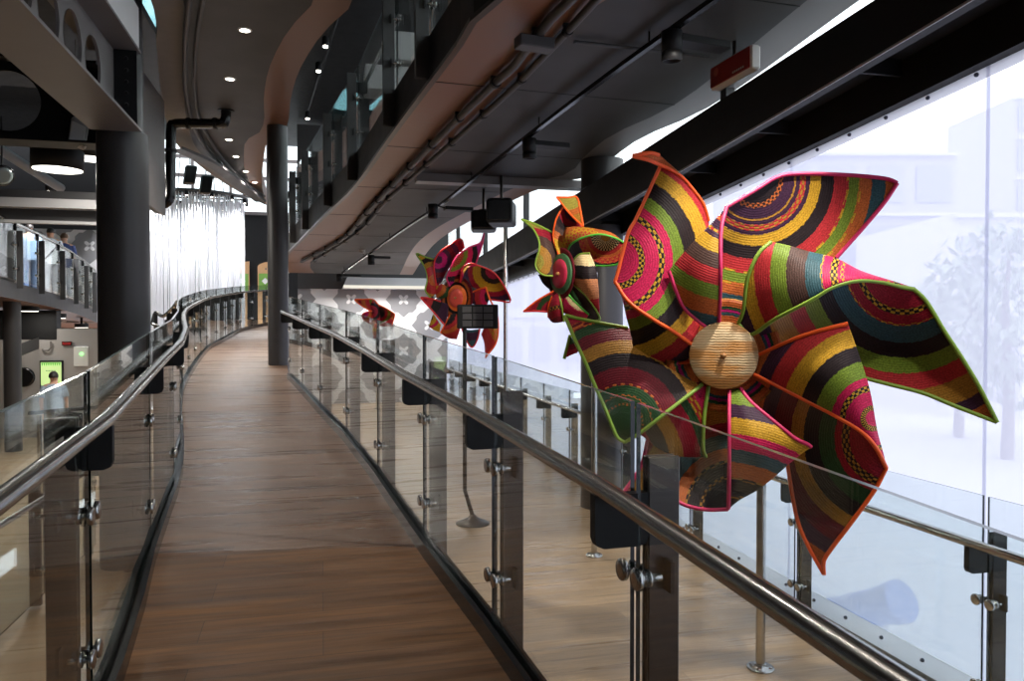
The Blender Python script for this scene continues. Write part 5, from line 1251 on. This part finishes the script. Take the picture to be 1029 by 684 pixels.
# conduit hook, dark red sign
p0, p1 = ony(51,343,YP-.05), ony(44,352,YP-.05)
MB().tube([p0, V((p0.x,YP-.05,p1.z+.06)), V((p0.x-.05,YP-.05,p1.z)), p1, p1+V((-.03,0,.03))], .018, 8).build('wall_pipe', M['grey_steel'], None, 'thin hooked pipe on the pale wall above the lit poster', 'pipe')
a, b = ony(62,347,YP-.05), ony(72,343,YP-.05)
sg = empty('wall_sign', (a.x,YP-.05,a.z), 'small dark red sign high on the pale wall right of the lit poster', 'sign')
MB().bbox(((a.x+b.x)/2,YP-.03,(a.z+b.z)/2),((b.x-a.x)/2,0,0),(0,.028,0),(0,0,(b.z-a.z)/2),.01).build('case', M['black'], sg)
MB().box(a.x+.015,b.x-.015,YP-.065,YP-.058,a.z+.015,b.z-.015).build('panel', M['red_panel'], sg)
a, b = ony(74,368,YP-.05), ony(88,348,YP-.05)
nb = empty('notice_sign', (a.x,YP-.05,a.z), 'white notice board with a small green lamp at the pale wall end', 'notice board')
MB().bbox(((a.x+b.x)/2,YP-.03,(a.z+b.z)/2),((b.x-a.x)/2,0,0),(0,.028,0),(0,0,(b.z-a.z)/2),.01).build('board', M['white'], nb)
c = ony(82,355.5,YP-.08); MB().lathe([(.04,0),(.04,.02)], c, (0,-1,0), 14).build('green_lamp', emission('green_lamp_glow',(150,255,140),1.6), nb)
# dark oval thing on the wall
c = ony(23.5,379,YP-.06)
MB().lathe([(.21,0),(.21,.04),(.18,.055)], (c.x,YP-.002,c.z), (0,-1,0), 32).build('round_wall_mirror', M['black_gloss'], None, 'dark round disc on the pale wall behind the left column', 'wall disc')
# column and slanted stringer
q = at(12.5,350,14.8)
S(MB().lathe([(.15,0),(.15,2.9)], (q.x,q.y,-.3), n=32).build('column', M['column']))
a, b = at(15,353,15.5), at(56,338,17.5)
S(MB().prism([a+V((0,0,-.12)),b+V((0,0,-.1)),b+V((0,0,.12)),a+V((0,0,.12))],[a+V((0,.2,-.12)),b+V((0,.2,-.1)),b+V((0,.2,.12)),a+V((0,.2,.12))]).build('stair_stringer_beam', M['charcoal']))
# black counter and stanchion
q = at(64,413,12.6)
ctr = empty('counter_table', (q.x,q.y,-.3), 'black sloping-topped counter below the lit poster', 'counter')
Q = at(50,416,12.9); Q2 = at(78,408,12.3)
t = (V((Q2.x,Q2.y,0))-V((Q.x,Q.y,0))); t.normalize(); n = V((-t.y,t.x,0)); hw = (V((Q2.x,Q2.y,0))-V((Q.x,Q.y,0))).length/2+.05; zc = (Q.z+Q2.z)/2
MB().bbox(V(((Q.x+Q2.x)/2,(Q.y+Q2.y)/2,zc)), t*hw+V((0,0,.06)), n*.32, V((0,0,.03)), .012).build('top', M['black'], ctr)
MB().bbox(V(((Q.x+Q2.x)/2,(Q.y+Q2.y)/2,(zc-.3)/2-.02)), t*(hw*.45), n*.2, V((0,0,(zc+.3)/2-.03)), .01).build('plinth', M['black_gloss'], ctr)
q = at(40,432,12.8); zt = at(40,417,12.8).z
st = empty('barrier_post', (q.x,q.y,-.3), 'short steel barrier post on the tan floor at far left', 'post')
MB().tube([V((q.x,q.y,-.3)),V((q.x,q.y,zt))], .04, 16).build('tube', M['steel'], st); MB().lathe([(.1,0),(.1,.012),(.05,.02)], (q.x,q.y,-.3), n=24).build('base_plate', M['steel'], st)
# lower walkway rail seen through the near left glass
lf = [V((-2.32,2.6,-.22)), V((-2.30,9.6,-.22))]
railing('glass_railing', lf, [.2,1.7,3.2,4.7,6.2], -1, 'lower glass railing seen through the near left ramp glass', rail_z=.92, base=False)
# handrail loop beside the kink
lp = [V(p) for p in resample([at(153,325,12.2),at(156.5,314,12.2),at(164,317.5,12.0),at(174,309,11.8),at(178,303,11.6)], 24)]
h = empty('stair_handrail', (lp[0].x,lp[0].y,rampz(lp[0].y)-.6), 'short steel handrail ending in a loop beyond the left railing, before the string curtain', 'handrail')
MB().tube(lp, .028, 12).build('upper_tube', M['steel'], h)
lp2 = [V(p) for p in resample([at(153,325,12.2),at(160,328.5,12.1),at(168,329,11.9),at(173,320,11.7),at(175.5,307,11.6)], 24)]
MB().tube(lp2, .028, 12).build('lower_tube', M['steel'], h)
for k in (4, 14): MB().tube([lp[k], V((lp[k].x,lp[k].y,-.3))], .03, 10).build('post', M['black'], h)

# ---------------- black panel on a slim stand near the third pinwheel
b0 = floor_at(475,526); st = empty('panel_stand', (b0.x,b0.y,0), 'black panel with nine squares on a slim stand with domed grey foot', 'panel stand')
MB().lathe([(.18,0),(.18,.012),(.12,.035),(.05,.07),(.03,.10)], (b0.x,b0.y,0), n=36).build('domed_base', M['steel_dark'], st)
dp_ = (b0-CAM).dot(F_); pz = at(466,330,dp_)
pp = at(467,420,dp_)
MB().tube([V((b0.x,b0.y,.08)), V((pp.x,pp.y,.35)), V((pp.x,pp.y,pz.z+.1))], .022, 14).build('pole', M['black'], st)
pc = at(480,318,dp_-.05); X_ = V((R_.x,R_.y,0)).normalized()*1; Y_ = V((F_.x,F_.y,0)).normalized()
k_ = dp_/FPX
MB().bbox(pc, X_*(20.5*k_), Y_*.03, Z_*(12*k_), .01).build('panel', M['black'], st)
for i in range(3):
    for j in range(3):
        MB().bbox(pc-Y_*.034+X_*((i-1)*10.5*k_)+Z_*((j-1)*7*k_), X_*(4.6*k_), Y_*.006, Z_*(2.9*k_), .003).build('square_tile', M['charcoal'], st)

# star-tiled wall behind the walkway
ps_ = on_y(90,247,23.0)
tile_wall('wall_tiled', -9.5, -5.0, 23.0, 2.2, on_y(90,231,23.0).z, 1.42, ps_.x, ps_.z)
# lamp added out of sight over the walkway to brighten the people
q = at(50,214,16.6); r = empty('ceiling_spotlight', (q.x,q.y,6.2), 'added spotlight above the far walkway, out of sight behind the pale slab band', 'spotlight')
MB().lathe([(.05,.18),(.09,.15),(.09,-.02),(.075,-.03)], (q.x,q.y,q.z+.5), (0,.0,1), 20).build('lamp_head', M['black'], r)
MB().lathe([(.07,-.04),(.07,-.03)], (q.x,q.y,q.z+.5), (0,.0,1), 20).build('lens', M['downlight'], r)
MB().tube([V((q.x,q.y,q.z+.68)), V((q.x,q.y,7.6))], .015, 8).build('hanger', M['black'], r)
l = bpy.data.lights.new('walkway_fill','SPOT'); l.energy = 420; l.spot_size = 2.2; l.spot_blend = .6; l.shadow_soft_size = .08; l.color=(.95,.97,1)
lo = bpy.data.objects.new('walkway_fill', l); COL.objects.link(lo); lo.location = (q.x,q.y,q.z+.44)
# ------------------------------------------------------------------ people
M['skin'] = plain('skin', (206,160,134), .5, var=.05)
M['hair_dark'] = plain('dark_hair', (34,28,26), .5, var=.3, scale=40, bump=.4)
M['hair_brown'] = plain('brown_hair', (112,78,54), .5, var=.3, scale=40, bump=.4)
M['shirt_white'] = plain('white_cotton', (232,234,238), .8, var=.04, scale=8, bump=.15)
M['shirt_navy'] = plain('navy_cotton', (50,66,116), .8, var=.1, scale=8, bump=.15)
M['shirt_blue'] = plain('light_blue_cotton', (150,176,212), .8, var=.08, scale=8, bump=.15)
M['shirt_grey'] = plain('grey_blue_cotton', (160,176,194), .8, var=.06, scale=8, bump=.15)
M['trouser_grey'] = plain('pale_grey_trousers', (176,178,186), .8, var=.08, scale=8, bump=.15)
M['jeans'] = plain('blue_jeans', (96,122,166), .8, var=.12, scale=12, bump=.15)
M['shoe'] = plain('dark_shoes', (40,38,38), .5)
M['strap'] = plain('black_bag_fabric', (22,22,26), .7)
def skin_body(name, verts, edges, radii, root_i, mat_, parent, sub=2):
    import bmesh
    off = ORG[parent.name]
    me = bpy.data.meshes.new(name); bm = bmesh.new(); lay = bm.verts.layers.skin.verify(); vs = []
    for p, r in zip(verts, radii):
        v = bm.verts.new(tuple(p)); v[lay].radius = r if isinstance(r, tuple) else (r, r); vs.append(v)
    vs[root_i][lay].use_root = True
    for a, b in edges: bm.edges.new((vs[a], vs[b]))
    bm.to_mesh(me); bm.free()
    o = bpy.data.objects.new(name, me); COL.objects.link(o); o.parent = parent; ORG[o.name] = off
    me.materials.append(mat_)
    s = o.modifiers.new('skin','SKIN'); s.use_smooth_shade = True
    u = o.modifiers.new('smooth','SUBSURF'); u.levels = sub; u.render_levels = sub
    return o
def loft(mb, secs, n=20, mi=0):
    """secs: (centre, half width x, half depth y, direction x, direction y)"""
    rings = []
    for c, a, b, X, Y in secs: rings.append([c+X*(a*math.cos(2*math.pi*k/n))+Y*(b*math.sin(2*math.pi*k/n)) for k in range(n)])
    vs = sum(rings, []); fs = [(i*n+k,i*n+(k+1)%n,(i+1)*n+(k+1)%n,(i+1)*n+k) for i in range(len(rings)-1) for k in range(n)]
    mb.add(vs, fs, mi, True); return mb
def person(pos, face, H, label, shirt, trouser, hair, stride=.12, bag=False, arm=0.1, hair_len=.0, group=None):
    """standing or strolling figure, base at pos, facing heading 'face' (radians, 0 = +Y)"""
    root = empty('person', pos, label, 'person', group); s = H/1.75
    Yd = V((-math.sin(face), math.cos(face), 0)); Xd = V((math.cos(face), math.sin(face), 0)); Zd = V((0,0,1))
    def L(x, y, z): return (Xd*x+Yd*y+Zd*z)*s
    vs = []; rad = []; ed = []
    def add(x, y, z, r, prev=None):
        vs.append(L(x,y,z)); rad.append(tuple(q*s for q in r) if isinstance(r, tuple) else r*s)
        if prev is not None: ed.append((prev, len(vs)-1))
        return len(vs)-1
    pel = add(0,0,.95,(.135,.10)); sp = add(0,.005,1.12,(.125,.09),pel); ch = add(0,.0,1.30,(.15,.10),sp); up = add(0,-.01,1.42,(.10,.075),ch); nk = add(0,.0,1.50,.052,up)
    h1 = add(0,.02,1.575,(.066,.078),nk); h2 = add(0,.015,1.655,(.074,.090),h1); h3 = add(0,.01,1.715,(.058,.068),h2)
    nose = add(0,.105,1.615,.012,h1)
    for sx in (-1,1):
        ear = add(sx*.078,.005,1.62,.014,h1)
        sh = add(sx*.175,-.005,1.425,.056,up); el = add(sx*.235,-.03+arm*sx*.3,1.13,.042,sh); wr = add(sx*.235,.06+arm*sx,.88,.028,el)
        pm = add(sx*.232,.09+arm*sx,.81,(.034,.020),wr)
        for k, (dx, ln) in enumerate(((-.026,.070),(-.009,.085),(.009,.080),(.026,.062))):
            f1 = add(sx*.230+sx*.006, .09+dx+arm*sx, .755, .0095, pm); f2 = add(sx*.222, .095+dx+arm*sx, .755-ln*.55, .0085, f1); add(sx*.212, .10+dx+arm*sx, .755-ln, .007, f2)
        t1 = add(sx*.222,.128+arm*sx,.80,.0105,pm); add(sx*.214,.140+arm*sx,.76,.008,t1)
        hp = add(sx*.09,0,.90,.088,pel); kn = add(sx*.10,.03+stride*sx*.5,.50,.058,hp); an = add(sx*.10,-.02+stride*sx,.085,.038,kn)
        hl = add(sx*.10,-.045+stride*sx,.035,.034,an); add(sx*.11,.13+stride*sx,.025,(.036,.022),hl)
    body = skin_body('body', vs, ed, rad, pel, M['skin'], root)
    P = V(pos)
    def G(x, y, z): return P+L(x,y,z)
    mb = MB()
    loft(mb, [(G(0,y,z), a*s, b*s, Xd, Yd) for y, z, a, b in ((0,.86,.178,.128),(0,.95,.176,.126),(.0,1.12,.168,.118),(-.005,1.28,.190,.128),(-.01,1.38,.196,.118),(-.01,1.45,.140,.088),(-.0,1.49,.074,.066),(0,1.505,.066,.062))], 24)
    for sx in (-1,1):
        a_, b_ = G(sx*.165,-.005,1.425), G(sx*.228,-.022+arm*sx*.2,1.19); d = (b_-a_).normalized(); X2 = d.orthogonal().normalized(); Y2 = d.cross(X2)
        loft(mb, [(a_, .073*s, .073*s, X2, Y2), (a_*.5+b_*.5, .07*s, .07*s, X2, Y2), (b_, .068*s, .068*s, X2, Y2), (b_, .058*s, .058*s, X2, Y2)], 16)
    mb.build('shirt', shirt, root)
    mb = MB()
    loft(mb, [(G(0,0,z), a*s, b*s, Xd, Yd) for z, a, b in ((1.0,.160,.112),(.92,.172,.122),(.84,.172,.120),(.80,.10,.08))], 24)
    for sx in (-1,1):
        loft(mb, [(G(sx*x,y+st*stride*sx,z), r*s, r2*s, Xd, Yd) for x, y, st, z, r, r2 in ((.088,0,0,.90,.095,.108),(.094,.01,.2,.72,.090,.095),(.10,.03,.5,.50,.074,.078),(.10,.0,.8,.28,.066,.072),(.10,-.02,1,.075,.060,.068),(.10,-.02,1,.075,.05,.058))], 18)
    mb.build('trousers', trouser, root)
    for sx in (-1,1):
        mb = MB(); loft(mb, [(G(sx*.105,y+stride*sx,z), a*s, b*s, Xd, Zd) for y, z, a, b in ((-.09,.045,.02,.03),(-.07,.05,.045,.048),(.0,.05,.048,.048),(.08,.042,.052,.04),(.14,.034,.046,.032),(.175,.028,.02,.018))], 14)
        mb.build('shoe', M['shoe'], root)
    mb = MB(); secs = []
    for k in range(9):
        t = k/8; th = .12+1.75*t; z = 1.635+.108*math.cos(th)-hair_len*t; r = math.sin(th)
        secs.append((G(0,-.012-.012*t,z), (.088*r+.004)*s, (.103*r+.004)*s-(.014*t*s), Xd, Yd))
    loft(mb, secs, 22); mb.add([p for p in mb.v[:22]], [tuple(range(22))], 0, True)
    mb.build('hair', hair, root)
    if bag:
        strap = [G(.20*math.cos(a)*1.0, .145*math.sin(a), 1.16+.26*math.cos(a)+.0) for a in [2*math.pi*k/28 for k in range(28)]]
        MB().tube(strap, .016*s, 8, closed=True).build('bag_strap', M['strap'], root)
        MB().bbox(G(-.21,-.02,.90), Xd*.04, Yd*.11, Zd*.09, .02).build('shoulder_bag', M['strap'], root)
    return root
def deckpos(u, d):
    p = at(u, 296, d)
    best = min(((dkr[i]+off*k-V((p.x,p.y,0))).to_2d().length, i) for i in range(40) for k in [j/12 for j in range(1,12)])
    return V((p.x, p.y, dkr[best[1]].z))
person(deckpos(51.5,18.0), .5, 1.70, 'person in a white T-shirt with black shoulder strap, walking away on the far walkway', M['shirt_white'], M['trouser_grey'], M['hair_dark'], bag=True, group='people on the far walkway')
person(deckpos(65,18.6), .42, 1.68, 'person with brown hair and navy T-shirt walking on the far walkway', M['shirt_navy'], M['trouser_grey'], M['hair_brown'], stride=-.12, group='people on the far walkway')
person(deckpos(30,16.9), .5, 1.60, 'person in light blue top and jeans behind the others on the far walkway', M['shirt_blue'], M['jeans'], M['hair_dark'], stride=.1, group='people on the far walkway')
q = at(54,380,14.6); person(V((q.x,q.y,-.3)), .1, 1.56, 'person in a grey-blue top standing before the lit poster', M['shirt_grey'], M['trouser_grey'], M['hair_dark'], stride=.02, arm=.0)
# ------------------------------------------------------------------ light
w = bpy.data.worlds.new('world'); SC.world = w; w.use_nodes = True
nt = w.node_tree; nt.nodes.clear()
o = nd(nt,'ShaderNodeOutputWorld'); b = nd(nt,'ShaderNodeBackground'); nt.links.new(b.outputs[0], o.inputs[0])
tc = nd(nt,'ShaderNodeTexCoord'); no = nd(nt,'ShaderNodeTexNoise'); no.inputs['Scale'].default_value = 2.2; no.inputs['Detail'].default_value = 5
nt.links.new(tc.outputs['Generated'], no.inputs['Vector'])
mx = nd(nt,'ShaderNodeMix', data_type='RGBA'); nt.links.new(no.outputs['Fac'], mx.inputs[0])
mx.inputs[6].default_value = lin((226,234,250)); mx.inputs[7].default_value = lin((255,255,255)); nt.links.new(mx.outputs[2], b.inputs[0])
b.inputs[1].default_value = 2.4
vs = SC.view_settings; vs.view_transform = 'Standard'; vs.look = 'None'; vs.gamma = 1; vs.use_curve_mapping = False; vs.exposure = .35
cy = SC.cycles
cy.max_bounces = 10; cy.diffuse_bounces = 4; cy.glossy_bounces = 5; cy.transparent_max_bounces = 48; cy.transmission_bounces = 6
cy.use_denoising = True; cy.caustics_reflective = False; cy.caustics_refractive = False; cy.sample_clamp_indirect = 6
